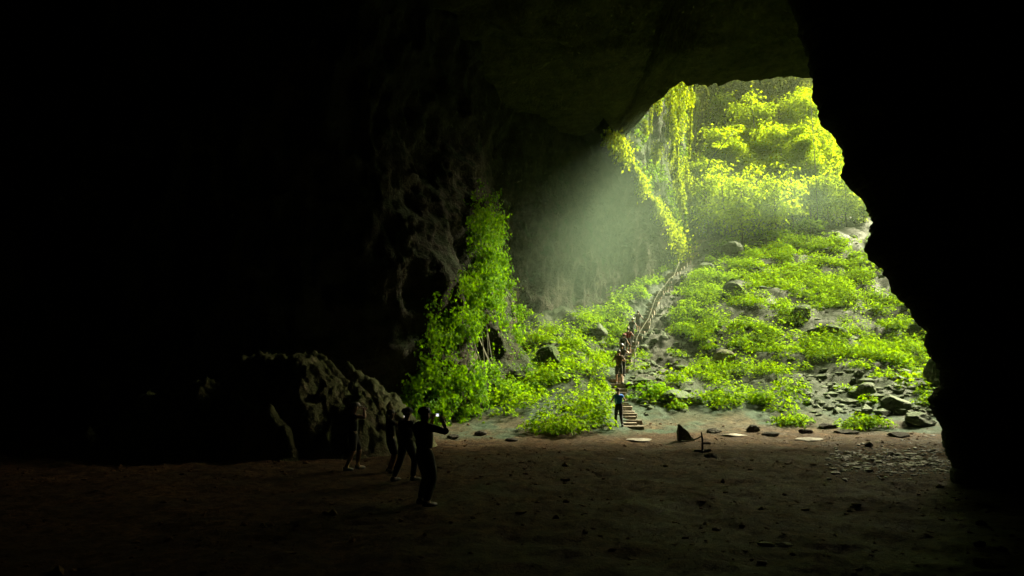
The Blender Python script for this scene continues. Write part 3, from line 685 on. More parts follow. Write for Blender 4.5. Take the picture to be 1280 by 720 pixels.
# slender bare pole-like trunk and arched dark branch
r0 = at(1021, 255, 70); t0 = P(1021, 118, 70); root = empty('sapling', r0, 'slender straight bare trunk standing in front of the bright crowns near the black rock wall', 'sapling')
V, Fc = tube([[0, 0, -.3], [0.05, 0, (t0[2] - r0[2]) * .5], [-.05, 0, t0[2] - r0[2]]], [.05, .035, .02], 6); link('trunk', mesh_from(V, Fc, True), M_BARK, root)
c = np.array([[0, 0, t0[2] - r0[2] - .2]]); V, Fc = clumps(c, np.array([1.2]), 120, np.array([.3]), .7, 5); link('crown', mesh_from(V, Fc), M_TREE, root)
bp = [P(a, b, 72) for a, b in [(876, 248), (878, 225), (888, 200), (902, 182), (918, 164)]]; r0 = at(876, 248, 72); root = empty('leaning_tree', r0, 'thin dark leaning trunk arching up to the right in the hazy shaft', 'tree')
V, Fc = tube([[0, 0, -.3]] + [q - r0 for q in bp], [.12, .1, .08, .06, .05, .02], 6); link('trunk', mesh_from(V, Fc, True), M_DARKWOOD, root)
c = np.array([bp[i] - r0 for i in (3, 4)]); V, Fc = clumps(c, np.array([.9, 1.2]), 90, np.array([.3, .3]), .5, 8); link('crown', mesh_from(V, Fc), M_TREE, root)
# undergrowth at the shaft foot
pts, qx, qy = sample_view([[(862, 262), (900, 250), (1120, 230), (1120, 262), (1060, 258), (980, 276), (900, 270)]], 30000, 68, 110, 9)
pts = pts[:1500]; V, Fc = clumps(pts, rng.uniform(.5, 1.3, len(pts)), 16, rng.uniform(.25, .4, len(pts)), 1.1, 9)
tag(link('undergrowth', mesh_from(V, Fc), M_LEAF), 'hazy green undergrowth below the trees at the top of the slope', 'undergrowth', kind='stuff')

# a denser patch of drifting mist where the light falls past the overhang
ms = bmesh.new(); bmesh.ops.create_icosphere(ms, subdivisions=4, radius=1)
mc = P(735, 285, 44)
for v in ms.verts:
    c = v.co; k = 1 + .12 * float(vnoise(c.x * 2, c.y * 2, c.z * 2, 7))
    v.co = Vector((c.x * 13 * k, c.y * 9 * k, c.z * 12 * k))
me = bpy.data.meshes.new('mist'); ms.to_mesh(me); ms.free()
MIST_DENSITY = 0.0185
def mist(t, out):
    co = N(t, 'ShaderNodeTexCoord').outputs['Object']
    mp = N(t, 'ShaderNodeMapping'); mp.inputs['Scale'].default_value = (1 / 13, 1 / 9, 1 / 12); t.links.new(co, mp.inputs[0])
    ln = N(t, 'ShaderNodeVectorMath', operation='LENGTH'); t.links.new(mp.outputs[0], ln.inputs[0])
    f = ramp(t, ln.outputs['Value'], [(0.0, (1, 1, 1)), (0.3, (.55,) * 3), (0.6, (.18,) * 3), (0.92, (0, 0, 0))])
    n = ramp(t, noise_node(t, .18, 3, .5, co), [(0.3, (.35,) * 3), (0.75, (1.3, 1.3, 1.3))])
    m = N(t, 'ShaderNodeMath', operation='MULTIPLY'); t.links.new(f, m.inputs[0]); t.links.new(n, m.inputs[1])
    m2 = N(t, 'ShaderNodeMath', operation='MULTIPLY'); t.links.new(m.outputs[0], m2.inputs[0]); m2.inputs[1].default_value = MIST_DENSITY
    v = N(t, 'ShaderNodeVolumePrincipled'); v.inputs['Color'].default_value = (0.72, 1.0, 0.78, 1); v.inputs['Anisotropy'].default_value = 0.3
    t.links.new(m2.outputs[0], v.inputs['Density']); t.links.new(v.outputs[0], out.inputs['Volume'])
MIST_DENSITY = 0.0185
mo = tag(link('mist', me, mat('mist', mist)), 'pale drifting mist glowing in front of the dark overhang', 'mist', kind='stuff'); mo.location = mc
mo2 = mo.copy(); COL.objects.link(mo2); mo2.location = P(965, 258, 64); mo2.scale = (1.15, .8, .5); mo2['label'] = 'pale drifting mist over the scree at the top of the slope'

# ------------------------------------------------------------------ rocks
def boulder(name, loc, size, m, label, seed, cat='boulder', group=None, sub=4, sharp=1.0, sink=.25):
    bm = bmesh.new(); bmesh.ops.create_icosphere(bm, subdivisions=sub, radius=1)
    co = np.array([v.co[:] for v in bm.verts]); g = np.random.default_rng(seed)
    for _ in range(9):                                            # chop with random planes: facets
        d = unit(g.normal(0, 1, 3)); h = g.uniform(.55, .85); s = co @ d; co = co - np.maximum(s - h, 0)[:, None] * d * sharp
    co = co * (1 + .10 * fbm(co[:, 0] * 1.5, co[:, 1] * 1.5, co[:, 2] * 1.5, seed, 3) + .05 * ridged(co[:, 0] * 4, co[:, 1] * 4, co[:, 2] * 4, seed, 3))[:, None]
    co = co * np.array(size)
    for v, c in zip(bm.verts, co): v.co = Vector(c)
    me = bpy.data.meshes.new('rock'); bm.to_mesh(me); bm.free()
    for p in me.polygons: p.use_smooth = False
    o = link(name, me, m); o.location = Vector(loc) + Vector((0, 0, size[2] * (1 - sink * 2))); return tag(o, label, cat, group)
def rock_px(px, py, w, h, label, seed, m=None, name='boulder', cat='boulder', group='boulders on the debris slope', dep=.8, sink=.25):
    c = ground_at(px, py); k = math.hypot(c[0], c[1]) / F
    return boulder(name, c, (w * k / 2, w * k / 2 * dep, h * k / 2), m or M_STONE, label, seed, cat, group, sink=sink)
rock_px(915, 374, 34, 26, 'rounded dark boulder high on the herb slope right of the stairs', 301, m=M_MOSSY)
rock_px(1030, 424, 48, 22, 'widest dark boulder sunk among the herbs in the middle of the slope', 302, m=M_MOSSY)
rock_px(1002, 396, 34, 18, 'dark boulder just up and left of the widest one', 303, m=M_MOSSY)
rock_px(1152, 425, 30, 34, 'dark boulder half hidden behind the black right rock wall', 304, m=M_MOSSY)
rock_px(688, 462, 38, 38, 'dark mossy boulder among the herbs left of the stairs', 305, m=M_MOSSY)
rock_px(866, 300, 26, 20, 'grey boulder at the top of the stairs', 306)
rock_px(895, 292, 32, 20, 'pale angular boulder right of the top of the stairs', 307)
rock_px(915, 318, 26, 20, 'grey boulder below the pale angular one', 308)
rock_px(935, 282, 36, 16, 'long flat boulder in the hazy scree', 309)
rock_px(905, 272, 22, 14, 'small hazy boulder uppermost in the scree', 310)
rock_px(880, 340, 24, 18, 'grey boulder right of the upper stair flight', 311)
rock_px(848, 504, 46, 22, 'blocky grey boulder jutting over the slope foot near the fern', 312)
rock_px(1172, 480, 26, 36, 'tall pale grey boulder leaning beside the black right rock wall', 313)
rock_px(1120, 512, 30, 20, 'angular grey boulder low in the rubble at right', 314)
rock_px(1085, 492, 24, 16, 'small grey boulder in the rubble above the bush at right', 315)
rock_px(1150, 530, 34, 20, 'broad grey boulder at the foot of the rubble at right', 316)
rock_px(745, 420, 30, 22, 'mossy boulder beside the stairs under the misty overhang', 317)
rock_px(905, 452, 26, 18, 'small dark boulder between the herbs above the dark hollow', 318, m=M_EARTH)
# standing wedge shaped slab on the floor
c = ground_at(855, 552); bm = bmesh.new(); k = c[1] / F
prof = [(-8, 0), (-8.5, 22), (-7, 26), (-4, 22), (3, 17), (8, 9), (13, 2), (13, 0)]
k *= .9; f1 = [bm.verts.new((x * k, -.28 + .1 * (z / 24), z * k)) for x, z in prof]; f2 = [bm.verts.new((x * k * .9, .34 - .2 * (z / 24), z * k * .95)) for x, z in prof]
bm.faces.new(f1); bm.faces.new(f2[::-1])
for i in range(len(prof)): j = (i + 1) % len(prof); bm.faces.new((f1[j], f1[i], f2[i], f2[j]))
bmesh.ops.recalc_face_normals(bm, faces=bm.faces); bmesh.ops.bevel(bm, geom=bm.edges[:], offset=.035, segments=2, affect='EDGES')
bmesh.ops.triangulate(bm, faces=bm.faces[:]); bmesh.ops.subdivide_edges(bm, edges=bm.edges[:], cuts=2)
for v in bm.verts: v.co += Vector((float(vnoise(v.co.x * 6, v.co.y * 6, v.co.z * 6, 1)), float(vnoise(v.co.x * 6, v.co.y * 6, v.co.z * 6, 2)), 0)) * .03
me = bpy.data.meshes.new('slab'); bm.to_mesh(me); bm.free()
o = tag(link('standing_stone', me, M_STONE), 'dark wedge shaped stone standing upright on the brown floor at the slope foot', 'stone'); o.location = c - [0, 0, .03]
# flat dark stones and pale stones on the floor
flat = [(893, 541, 26, 'long thin dark flat stone nearest the wedge shaped stone'), (941, 540, 22, 'thick dark flat stone left of the floor edge bush'), (964, 545, 30, 'thin dark flat stone in front of the thick one'), (1008, 541, 24, 'dark flat stone between the two floor edge bushes'), (1036, 534, 30, 'dark flat stone up against the slope between the two floor edge bushes'), (1058, 542, 44, 'longest dark flat stone in front of the bush at right'), (1122, 546, 34, 'dark flat stone right of the bush at right'), (889, 572, 26, 'dark flat stone lying alone on the floor below the stake'), (1085, 558, 14, 'small dark stone lying alone on the floor at right'), (600, 544, 26, 'thin dark flat stone at the floor edge under the vines'), (566, 549, 22, 'dark flat stone nearest the standing people'), (640, 552, 24, 'dark flat stone right of the vines on the floor edge')]
for i, (x, y, w_, lab) in enumerate(flat):
    rock_px(x, y, w_ * .72, 7 if i != 1 else 12, lab, 330 + i, M_DARK, 'flat_stone', 'stone', 'dark flat stones along the floor edge', .7, .3)
for i, (x, y, w_, lab) in enumerate([(916, 545, 32, 'pale flat stone on the floor right of the stake'), (1011, 550, 30, 'pale flat stone on the floor further right, in front of the dark flat stones'), (772, 575, 16, 'small pale flat stone on the floor in front of the stairs'), (800, 551, 34, 'pale flat stone at the foot of the stairs')]):
    rock_px(x, y, w_, 4, lab, 350 + i, M_PALE, 'pale_stone', 'stone', 'pale flat stones on the floor', .8, .3)
# wet gravel at right catching the light
g = np.random.default_rng(55); n = 1300
u = g.beta(1.6, 1.6, n) * 190 + 1030; v = 578 + (g.normal(0, 9, n) + (u - 1030) * -.03)
q = np.array([P(a, b, 10) for a, b in zip(u, v)]); t = (0 - CAMZ) / (q[:, 2] - CAMZ); X_ = q[:, 0] * t; Y_ = q[:, 1] * t
k = (Y_ > 8) & (Y_ < 26); pts = np.stack([X_[k], Y_[k], G(X_[k], Y_[k]) + .01], -1)
V, Fc = stones(pts, g.gamma(2, .018, len(pts)).clip(.015, .12), 23, .5)
tag(link('wet_gravel', mesh_from(V, Fc), M_WETSTONE), 'wet dark gravel glinting on the floor beside the right rock wall', 'gravel', kind='stuff')
for i, (x, y, w_, lab) in enumerate([(957, 683, 22, 'faint pale stone on the dark near floor, upper one'), (980, 684, 20, 'faint pale stone on the dark near floor, rightmost'), (953, 706, 12, 'small faint pale stone lowest on the dark near floor')]):
    rock_px(x, y, w_, 5, lab, 360 + i, M_PALE, 'pale_stone', 'stone', 'pale flat stones on the floor', .8, .3)

# eroded earth mound on the left
mx, my = -7.6, 23.0
ax_ = np.linspace(-9, 9, 300); ay_ = np.linspace(-5.5, 7, 220); A, B = np.meshgrid(ax_, ay_, indexing='ij')
r = np.sqrt((A / np.where(A > 0, 5.2, 8.2)) ** 2 + (B / 4.2) ** 2)
h = 3.1 * np.clip(1 - r ** 1.9, 0, 1) * (1 - .42 * sstep(1.0, -7.5, A))
q = A * .5 + B * .85                                     # gullies running down to the right front
gul = 1 - np.abs(vnoise(q * .85 + .5 * fbm(A * .5, B * .5, 0, 3, 3), B * .1, 0, 400)) * 2
h = h - (1.25 * np.clip(gul, 0, 1) ** 2 * sstep(0, .5, h) * sstep(3.5, 2.2, h)) + .6 * (ridged(A * .9, B * .5, 0, 401, 5) - .3) * sstep(0, .7, h)
h = h + .16 * ridged(A * 2.6, B * 3, 0, 402, 3) * sstep(0, .4, h) - .12 * (h < .02)
V = np.stack([A, B - .0 * h, h + G(A + mx, B + my) * 1.0 - .1], -1)
me = mesh_from(V.reshape(-1, 3), grid_faces(*A.shape), True)
o = tag(link('earth_mound', me, M_EARTH), 'large dark earth mound cut by gullies against the left cave wall', 'mound'); o.location = (mx, my, 0)

# ------------------------------------------------------------------ stake with cross piece
c = ground_at(878, 566); k = c[1] / F; root = empty('wooden_stake', c, 'dark wooden stake with small crosspiece standing on the floor right of the wedge shaped stone', 'stake')
def part(name, parts, m, parent, smooth=False):
    V, Fc = join(parts); return link(name, mesh_from(V, Fc, smooth), m, parent)
part('post', [tube([[0, 0, -.1], [.01, 0, .4], [-.01, 0, 24 * k]], [.035, .03, .022], 8)], M_DARKWOOD, root, True)
part('crosspiece', [tube([[-.03, -.04, 11 * k], [.24, -.02, 10.5 * k]], .035, 6)], M_DARKWOOD, root)
part('base', [tube([[-.24, 0, .03], [.26, .05, .05]], .045, 6), tube([[-.05, -.2, .04], [.1, .25, .03]], .035, 6)], M_DARKWOOD, root)
c2 = ground_at(852, 553); sag = [c + (c2 - c) * t + np.array([0, 0, .42 * (1 - t) ** 1.5 + .05 - .2 * math.sin(t * math.pi) * 0]) for t in np.linspace(0, 1, 9)]
V, Fc = tube(np.array(sag) - c, .02, 5); o = tag(link('rope', mesh_from(V, Fc, True), M_DARKWOOD), 'dark rope slung from the stake to the wedge shaped stone', 'rope'); o.location = c

# ------------------------------------------------------------------ stairs and rails
sp = stair_pts.copy(); seg = np.linalg.norm(np.diff(sp[:, :2], axis=0), axis=1); cum = np.r_[0, np.cumsum(seg)]
root = empty('stairway', sp[0], 'long narrow flight of pale plank steps climbing the green slope under the misty overhang', 'stairs')
ns = 92; tt_ = np.linspace(0.1, cum[-1], ns); gs = np.random.default_rng(5)
def stair_at(t):
    x = np.interp(t, cum, sp[:, 0]); y = np.interp(t, cum, sp[:, 1]); d = np.array([np.interp(t + .5, cum, sp[:, 0]) - x, np.interp(t + .5, cum, sp[:, 1]) - y])
    if np.linalg.norm(d) < 1e-3: d = sp[-1, :2] - sp[-2, :2]
    return x, y, d / np.linalg.norm(d)
# a running height that only ever climbs
hz_ = np.maximum.accumulate(np.array([float(G(*stair_at(t)[:2])) for t in tt_])) + .1
for i, t in enumerate(tt_):
    x, y, d = stair_at(t); n_ = np.array([-d[1], d[0]]); wd = .38 + gs.uniform(-.1, .08); x, y = np.array([x, y]) + n_ * gs.normal(0, .05); th = .055; dp_ = .11
    yaw = gs.normal(0, .11); d = d + n_ * yaw
    cs_ = [(-wd, -dp_), (wd, -dp_), (wd, dp_), (-wd, dp_)]
    z = hz_[i]; lo, hi = [], []
    for a, b in cs_:
        p_ = np.array([x, y]) + n_ * a + d * b; lo.append([*p_, z - th - .16]); hi.append([*p_, z + gs.uniform(-.01, .01)])
    V = np.array(lo + hi) - sp[0]; Fq = np.array([(0, 3, 2, 1), (4, 5, 6, 7), (0, 1, 5, 4), (1, 2, 6, 5), (2, 3, 7, 6), (3, 0, 4, 7)])
    link('step', mesh_from(V, Fq), M_STEP, root)
for side, (a0, a1) in ((-1, (.3, .72)),):
    rail = empty('handrail', sp[0], ('bamboo handrail on the right side of the plank steps' if side < 0 else 'bamboo handrail on the left side of the plank steps'), 'handrail')
    ts = np.arange(a0 * cum[-1], a1 * cum[-1], 1.7); top = []; posts = []
    for t in ts:
        x, y, d = stair_at(t); n_ = np.array([-d[1], d[0]]); z = float(np.interp(t, tt_, hz_)); p_ = np.array([x, y]) + n_ * side * .6
        b = np.array([p_[0], p_[1], min(z - .3, float(G(*p_)) - .1)]); tp_ = np.array([p_[0] + gs.normal(0, .03), p_[1], z + .92]); top.append(tp_)
        link('post', mesh_from(*[q for q in tube([b - sp[0], tp_ - sp[0] + [0, 0, .06]], [.028, .022], 6)], True), M_STEM, rail)
    V, Fc = tube(np.array(top) - sp[0], .02, 6); link('rail', mesh_from(V, Fc, True), M_STEM, rail)

# ------------------------------------------------------------------ people
M_SKIN = plain('skin', (0.36, 0.21, 0.14), 0.55, 0.08); M_SKIN2 = plain('tanned skin', (0.30, 0.16, 0.10), 0.55, 0.08)
M_BLACK = plain('black cloth', (0.012, 0.012, 0.014), 0.9, 0.3); M_GREY = plain('grey cloth', (0.05, 0.05, 0.055), 0.9, 0.3)
M_BLUE = plain('blue cloth', (0.02, 0.18, 0.7), 0.8, 0.2); M_RED = plain('red cloth', (0.16, 0.03, 0.02), 0.8, 0.2)
M_BROWN = plain('brown cloth', (0.10, 0.06, 0.04), 0.9, 0.3); M_HAIR = plain('black hair', (0.01, 0.008, 0.006), 0.5, 0.3)
M_WHITE = plain('white rubber', (0.75, 0.75, 0.72), 0.5, 0.05); M_SHOE = plain('dark shoe', (0.02, 0.02, 0.02), 0.6, 0.2)
M_PHONE = plain('phone case', (0.02, 0.02, 0.02), 0.3, 0.1); M_SCREEN = plain('lit phone screen', (0.6, 0.6, 0.62), 0.3, 0.0, emit=(1.0, 0.93, 0.85), es=0.22)
M_HELM = plain('grey helmet shell', (0.16, 0.16, 0.17), 0.35, 0.05); M_EYE = plain('eye', (0.5, 0.5, 0.5), 0.3, 0); M_LIP = plain('lips', (0.3, 0.11, 0.09), 0.5, 0)
def skin_mesh(J, E, root_name, sub=2):
    """J: name -> (co, (rx, ry)); grown with the Skin modifier and baked"""
    me = bpy.data.meshes.new('skel'); names = list(J); me.from_pydata([J[n][0] for n in names], [(names.index(a), names.index(b)) for a, b in E], [])
    o = bpy.data.objects.new('skel', me); COL.objects.link(o)
    o.modifiers.new('skin', 'SKIN'); sk = me.skin_vertices[0].data if me.skin_vertices else None
    if sk is None:
        bm = bmesh.new(); bm.from_mesh(me); bm.verts.layers.skin.verify(); bm.to_mesh(me); bm.free(); sk = me.skin_vertices[0].data
    for i, n in enumerate(names):
        r = J[n][1]; sk[i].radius = r if isinstance(r, tuple) else (r, r); sk[i].use_root = (n == root_name)
    m = o.modifiers.new('sub', 'SUBSURF'); m.levels = sub; m.render_levels = sub
    dg = bpy.context.evaluated_depsgraph_get(); ev = o.evaluated_get(dg); em = ev.to_mesh()
    V = np.empty(len(em.vertices) * 3, np.float32); em.vertices.foreach_get('co', V)
    T = []
    for p in em.polygons:
        v = list(p.vertices)
        for q in range(1, len(v) - 1): T.append((v[0], v[q], v[q + 1]))
    ev.to_mesh_clear(); bpy.data.objects.remove(o); bpy.data.meshes.remove(me)
    return V.reshape(-1, 3).astype(float), np.array(T)
def ellipsoid(c, r, n=2):
    bm = bmesh.new(); bmesh.ops.create_icosphere(bm, subdivisions=n, radius=1); bm.verts.ensure_lookup_table()
    V = np.array([v.co[:] for v in bm.verts]) * np.array(r) + np.array(c); Fc = np.array([[v.index for v in f.verts] for f in bm.faces]); bm.free(); return V, Fc
def person(px, py, height_px, yaw, label, pose, top=M_BLACK, bottom=M_BLACK, shorts=False, sleeves=False, headgear='hair', hgm=None, shoe=M_SHOE, bare=False, group=None, at_=None, skin=M_SKIN, girl=False, phone=None, bag=False):
    c = ground_at(px, py) if at_ is None else np.array(at_)
    d = c[1] * math.cos(PITCH) + (c[2] - CAMZ) * math.sin(PITCH); H = height_px / F * d; s = H / 1.70
    root = empty('person', c, label, 'person', group); root.rotation_euler = (0, 0, yaw); root.scale = ((s * 1.14, s * 1.14, s) if group == GP else (s, s, s))
    # local frame: facing +Y, x to the right; metres for a 1.70 m figure
    p = dict(lean=0.0, legL=0.0, legR=0.0, kneeL=0.05, kneeR=0.05, spread=.1, handL=(-.27, .05, .80), handR=(.27, .05, .80), head=(0, 0), twist=0); p.update(pose)
    ln = p['lean']
    def up(x, y, z):                                     # tilt the upper body forward about the hip
        dz = z - .92; return (x, y + dz * math.sin(ln), .92 + dz * math.cos(ln))
    J = {}; E = []
    J['pelvis'] = (up(0, 0, .93), (.145, .105)); J['waist'] = (up(0, .01, 1.06), (.125, .09)); J['chest'] = (up(0, .0, 1.27), (.16, .105))
    J['neckbase'] = (up(0, -.01, 1.405), (.075, .065)); J['neck'] = (up(0, .0, 1.47), (.052, .055)); hx, hy = p['head']
    J['jaw'] = (up(hx * .5, .02 + hy * .5, 1.54), (.066, .078)); J['skull'] = (up(hx, .01 + hy, 1.615), (.076, .094)); J['crown'] = (up(hx, .005 + hy, 1.665), (.052, .062))
    E += [('pelvis', 'waist'), ('waist', 'chest'), ('chest', 'neckbase'), ('neckbase', 'neck'), ('neck', 'jaw'), ('jaw', 'skull'), ('skull', 'crown')]
    for sd_, nm in ((-1, 'L'), (1, 'R')):
        J['sh' + nm] = (up(sd_ * .175, -.01, 1.37), .058)
        S_ = np.array(J['sh' + nm][0]); Hd = np.array(p['hand' + nm], float)
        if ln: Hd = np.array(p['hand' + nm], float)
        v = Hd - S_; D = np.linalg.norm(v)
        if D > .545: Hd = S_ + v / D * .545; v = Hd - S_; D = .545
        a = .285; b = .265; x_ = (D * D + a * a - b * b) / (2 * D); hgt = math.sqrt(max(1e-4, a * a - x_ * x_)); u = v / D
        pole = np.array([sd_ * .8, -.5, -.9]); pole = pole - u * (pole @ u); pole /= np.linalg.norm(pole); El = S_ + u * x_ + pole * hgt
        J['ua' + nm] = (tuple(S_ * .55 + El * .45), .046); J['el' + nm] = (tuple(El), .037); J['fa' + nm] = (tuple(El * .6 + Hd * .4), .036); J['wr' + nm] = (tuple(Hd), .025)
        dr = unit(Hd - El); palm = Hd + dr * .055; J['pa' + nm] = (tuple(palm), (.036, .018)); 
        E += [('chest', 'sh' + nm), ('sh' + nm, 'ua' + nm), ('ua' + nm, 'el' + nm), ('el' + nm, 'fa' + nm), ('fa' + nm, 'wr' + nm), ('wr' + nm, 'pa' + nm)]
        # legs: swing angle and knee bend, foot on the ground
        sw = p['leg' + nm]; kb = p['knee' + nm]; hip = np.array([sd_ * .09, 0, .88]); foot = np.array([sd_ * (.09 + p['spread']), sw, .075 + p.get('lift' + nm, 0)])
        v = foot - hip; D = np.linalg.norm(v); a, b = .43, .41; D_ = min(D, .835); u = v / D; x_ = (D_ * D_ + a * a - b * b) / (2 * D_); hgt = math.sqrt(max(1e-4, a * a - x_ * x_)) * 1.0
        K = hip + u * x_ + np.array([0, 1, 0]) * hgt
        J['hip' + nm] = (tuple(hip), .092); J['th' + nm] = (tuple(hip * .5 + K * .5), .077); J['kn' + nm] = (tuple(K), .054); J['ca' + nm] = (tuple(K * .62 + foot * .38), .055); J['an' + nm] = (tuple(foot), .034)
        J['he' + nm] = (tuple(foot + [0, -.03, -.04]), .034); J['ba' + nm] = (tuple(foot + [sd_ * .015, .10, -.048]), (.04, .026)); J['to' + nm] = (tuple(foot + [sd_ * .02, .165, -.055]), (.03, .018))
        E += [('pelvis', 'hip' + nm), ('hip' + nm, 'th' + nm), ('th' + nm, 'kn' + nm), ('kn' + nm, 'ca' + nm), ('ca' + nm, 'an' + nm), ('an' + nm, 'he' + nm), ('an' + nm, 'ba' + nm), ('ba' + nm, 'to' + nm)]
    body = [skin_mesh(J, E, 'pelvis')]
    hc = np.array(J['skull'][0]); kz = np.array(up(0, 0, 1.93)) - np.array(up(0, 0, .93)); fw = np.array([0, math.cos(ln), -math.sin(ln)])
    # nose, ears
    body.append(tube([hc + fw * .08 + kz * .01, hc + fw * .118 - kz * .03, hc + fw * .085 - kz * .042], [.008, .017, .012], 6))
    for sx in (-1, 1): body.append(ellipsoid(hc + [sx * .082, 0, 0] - kz * .02, (.012, .02, .034), 1))
    for sd_, nm in ((-1, 'L'), (1, 'R')):                 # fingers and thumb
        W_ = np.array(J['wr' + nm][0]); Pm = np.array(J['pa' + nm][0]); dr = unit(Pm - W_); sdv = unit(np.cross(dr, [0, 0, 1.0]) if abs(dr[2]) < .9 else np.array([0, 1.0, 0])); dn = unit(np.cross(sdv, dr))
        for q, L_ in enumerate((.062, .075, .08, .07)):
            b0 = Pm + sdv * (.027 - .018 * q) * 1.0; cu = -.35 if not phone else -.5
            body.append(tube([b0 - dr * .01, b0 + dr * L_ * .45 , b0 + dr * L_ * .8 + dn * cu * L_ * .35, b0 + dr * L_ * .95 + dn * cu * L_ * .8], [.0095, .0088, .008, .006], 6))
        b0 = W_ + dr * .03 + sdv * .025 ; body.append(tube([b0, b0 + sdv * .03 + dr * .025, b0 + sdv * .04 + dr * .055], [.012, .0105, .008], 6))
    V, Fc = join(body); link('body', mesh_from(V, Fc, True), skin, root)
    part('eye', [ellipsoid(hc + [sx * .03, 0, 0] + fw * .086 + kz * .005, (.012, .008, .007), 1) for sx in (-1, 1)], M_EYE, root, True)
    part('mouth', [ellipsoid(hc + fw * .088 - kz * .065, (.022, .007, .007), 1)], M_LIP, root, True)
    # clothes, grown over the same joints
    def grow(names, k, add=.012):
        JJ = {n: (J[n][0], tuple(x * k + add for x in (J[n][1] if isinstance(J[n][1], tuple) else (J[n][1],) * 2))) for n in names}
        return skin_mesh(JJ, [e for e in E if e[0] in JJ and e[1] in JJ], names[0])
    if not bare:
        nm = ['chest', 'pelvis', 'waist', 'neckbase', 'shL', 'shR', 'uaL', 'uaR'] + (['elL', 'elR', 'faL', 'faR'] if sleeves else [])
        V, Fc = grow(nm, 1.08, .018); link('shirt', mesh_from(V, Fc, True), top, root)
    nm = ['pelvis', 'waist', 'hipL', 'hipR', 'thL', 'thR', 'knL', 'knR'] + ([] if shorts else ['caL', 'caR', 'anL', 'anR'])
    V, Fc = grow(nm, 1.04, .02); link('shorts' if shorts else 'trousers', mesh_from(V, Fc, True), bottom, root)
    for q, n_ in enumerate('LR'):
        A_ = np.array(J['an' + n_][0]); B_ = np.array(J['ba' + n_][0]); T_ = np.array(J['to' + n_][0]); H_ = np.array(J['he' + n_][0])
        V, Fc = join([tube([H_ + [0, -.02, 0], (H_ + B_) / 2, B_, T_ + [0, .012, 0]], [.045, .05, .05, .03], 8), tube([A_ + [0, 0, .02], H_ + [0, .01, .01]], [.045, .05], 8)])
        link('shoe', mesh_from(V, Fc, True), shoe, root)
    if headgear == 'hair':
        parts_ = [ellipsoid(hc - fw * .018 + kz * .022, (.092, .105, .088), 3)]
        if girl: parts_.append(tube([hc - fw * .09 + kz * .03, hc - fw * .13 - kz * .05, hc - fw * .12 - kz * .22], [.035, .04, .015], 8))
        part('hair', parts_, hgm or M_HAIR, root, True)
    else:
        part('hair', [ellipsoid(hc - fw * .02 - kz * .0, (.086, .095, .085), 2)], M_HAIR, root, True)
        V, Fc = ellipsoid(hc + kz * .035, (.112, .13, .092), 3); low = (V - hc) @ kz; V = V + np.maximum(.015 - low, 0)[:, None] * kz
        rim = tube([hc + kz * .02 + np.array([math.cos(a) * .118, 0, 0]) + fw * math.sin(a) * .138 for a in np.linspace(0, 2 * math.pi, 20)], .01, 5)
        part('helmet' if headgear == 'helmet' else 'cap', [(V, Fc), rim] + ([] if headgear == 'helmet' else [ellipsoid(hc + fw * .15 + kz * .02, (.07, .06, .01), 2)]), hgm or M_HELM, root, True)
    if bag:
        bc = np.array(up(0, -.17, 1.2)); part('backpack', [ellipsoid(bc, (.15, .09, .22), 3)], bag, root, True)
    root['_s'] = s
    del root['_s']
    if phone:
        pc = (np.array(J['paR'][0]) + np.array(J['paL'][0])) / 2 if phone == 'both' else np.array(J['paR'][0])
        pc = pc + np.array([0, .03, .04]); bx = bmesh.new(); bmesh.ops.create_cube(bx, size=1)
        for v in bx.verts: v.co = Vector((v.co.x * .10, v.co.y * .01, v.co.z * .055))
        bmesh.ops.bevel(bx, geom=bx.edges[:], offset=.003, segments=2, affect='EDGES'); m1 = bpy.data.meshes.new('phone'); bx.to_mesh(m1); bx.free()
        R = Matrix.LocRotScale(Vector(c), root.rotation_euler, Vector((s, s, s)))
        o = link('phone', m1, M_PHONE); o.location = R @ Vector(pc); o.rotation_euler = (0, 0, yaw); o.scale = (s, s, s)
        sc_ = np.array([(-.045, -.0075, -.023), (.045, -.0075, -.023), (.045, -.0075, .023), (-.045, -.0075, .023)]); link('screen', mesh_from(sc_, np.array([(0, 1, 2, 3)])), M_SCREEN, o)
        tag(o, phone_label[0], 'phone'); phone_label.pop(0)
    return root
phone_label = ['phone with lit screen held up by the person with legs apart nearest the earth mound', 'phone with lit screen held up by the short person second from the left', 'phone with lit screen held near the face of the tallest nearest person']
YR = -math.pi / 2
GP = 'visitors standing on the dark cave floor'
person(440, 588, 82, YR * .85, 'person in shorts, legs apart, hands raised to the face, nearest the earth mound', dict(spread=.07, legL=.12, legR=-.14, handL=(-.09, .24, 1.52), handR=(.09, .24, 1.52), head=(0, .01)), shorts=True, headgear='helmet', shoe=M_WHITE, group=GP, phone='both')
person(487, 592, 77, YR * .75, 'short person standing second from the left, holding a glowing phone in front', dict(spread=.03, handL=(-.10, .34, 1.42), handR=(.08, .34, 1.44)), shorts=True, headgear='hair', shoe=M_WHITE, group=GP, phone='both')
person(507, 602, 88, YR * .5, 'person mostly hidden behind the tallest person, one leg trailing left', dict(spread=.03, legL=-.22, legR=.1, handL=(-.2, .25, 1.1), handR=(.2, .25, 1.1)), headgear='cap', hgm=M_GREY, group=GP)
person(529, 632, 120, YR * .55, 'tallest, nearest person in long trousers, phone held by the face', dict(spread=.05, legL=.04, legR=-.04, handL=(-.06, .2, 1.5), handR=(.12, .27, 1.46)), sleeves=True, shoe=M_SHOE, group=GP, phone='both')
GCL = 'climbers on the plank steps'
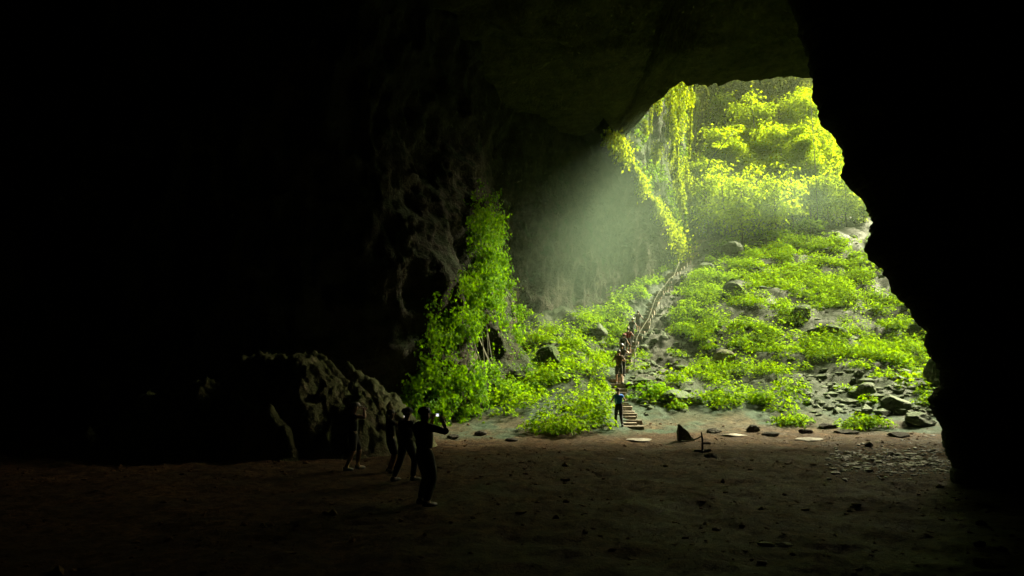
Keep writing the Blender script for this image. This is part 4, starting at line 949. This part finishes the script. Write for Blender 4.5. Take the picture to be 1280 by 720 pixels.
def on_stair(t, side=0):
    x, y, d = stair_at(t); n_ = np.array([-d[1], d[0]]); return np.array([x + n_[0] * side, y + n_[1] * side, float(np.interp(t, tt_, hz_))]), math.atan2(-d[0], d[1])
def stair_t(py):
    best = min(np.linspace(0, cum[-1], 600), key=lambda t: abs(project(on_stair(t)[0])[1] - py)); return best
person(774, 533, 47, .15, 'person in a blue shirt seen from behind at the foot of the stairs', dict(spread=.02, legL=.12, legR=-.12, lean=.12, handL=(-.22, .28, 1.1), handR=(.24, .25, 1.05)), top=M_BLUE, headgear='hair', hgm=M_BROWN, bottom=M_BLACK, group=None)
cl = [(480, 42, M_BROWN, 'person in a brown shirt lowest on the stairs, above the one in blue', 0, 'hair', None, dict(handL=(-.25, .3, 1.15), handR=(.25, .3, 1.2)), -.1),
      (470, 40, M_GREY, 'person in grey stepping up close beside the one in the brown shirt', .25, 'helmet', M_HELM, dict(handL=(-.2, .3, 1.0), handR=(.3, .35, 1.3)), -.25),
      (452, 36, M_BLACK, 'person in dark clothes midway in the line of climbers, bent forward', 0, 'cap', M_RED, dict(lean=.35, handL=(-.25, .4, .95), handR=(.25, .45, 1.0)), .1),
      (443, 34, M_RED, 'person with a reddish shirt just above the one bent forward', 0, 'hair', None, dict(lean=.2, handL=(-.25, .3, 1.0), handR=(.3, .35, 1.2)), -.15),
      (428, 31, M_GREY, 'person in grey second from the top of the line of climbers', 0, 'helmet', M_HELM, dict(lean=.25, handL=(-.25, .3, 1.0), handR=(.25, .35, 1.1)), .1),
      (416, 28, M_BROWN, 'person in brown highest in the line of climbers', 0, 'hair', None, dict(lean=.3, handL=(-.25, .3, 1.0), handR=(.25, .35, 1.1)), 0)]
for py, hp, tp_, lab, side, hg, hm, pose, sd in cl:
    t = stair_t(py); pos, yw = on_stair(t, sd)
    pose = dict(pose); pose.update(spread=.03, legL=.14, legR=-.14)
    person(0, 0, hp, yw + gs.normal(0, .25), lab, pose, top=tp_, bottom=M_BLACK if hg != 'hair' else M_GREY, headgear=hg, hgm=hm, group=GCL, at_=pos, skin=M_SKIN2, shorts=(hg == 'hair'))
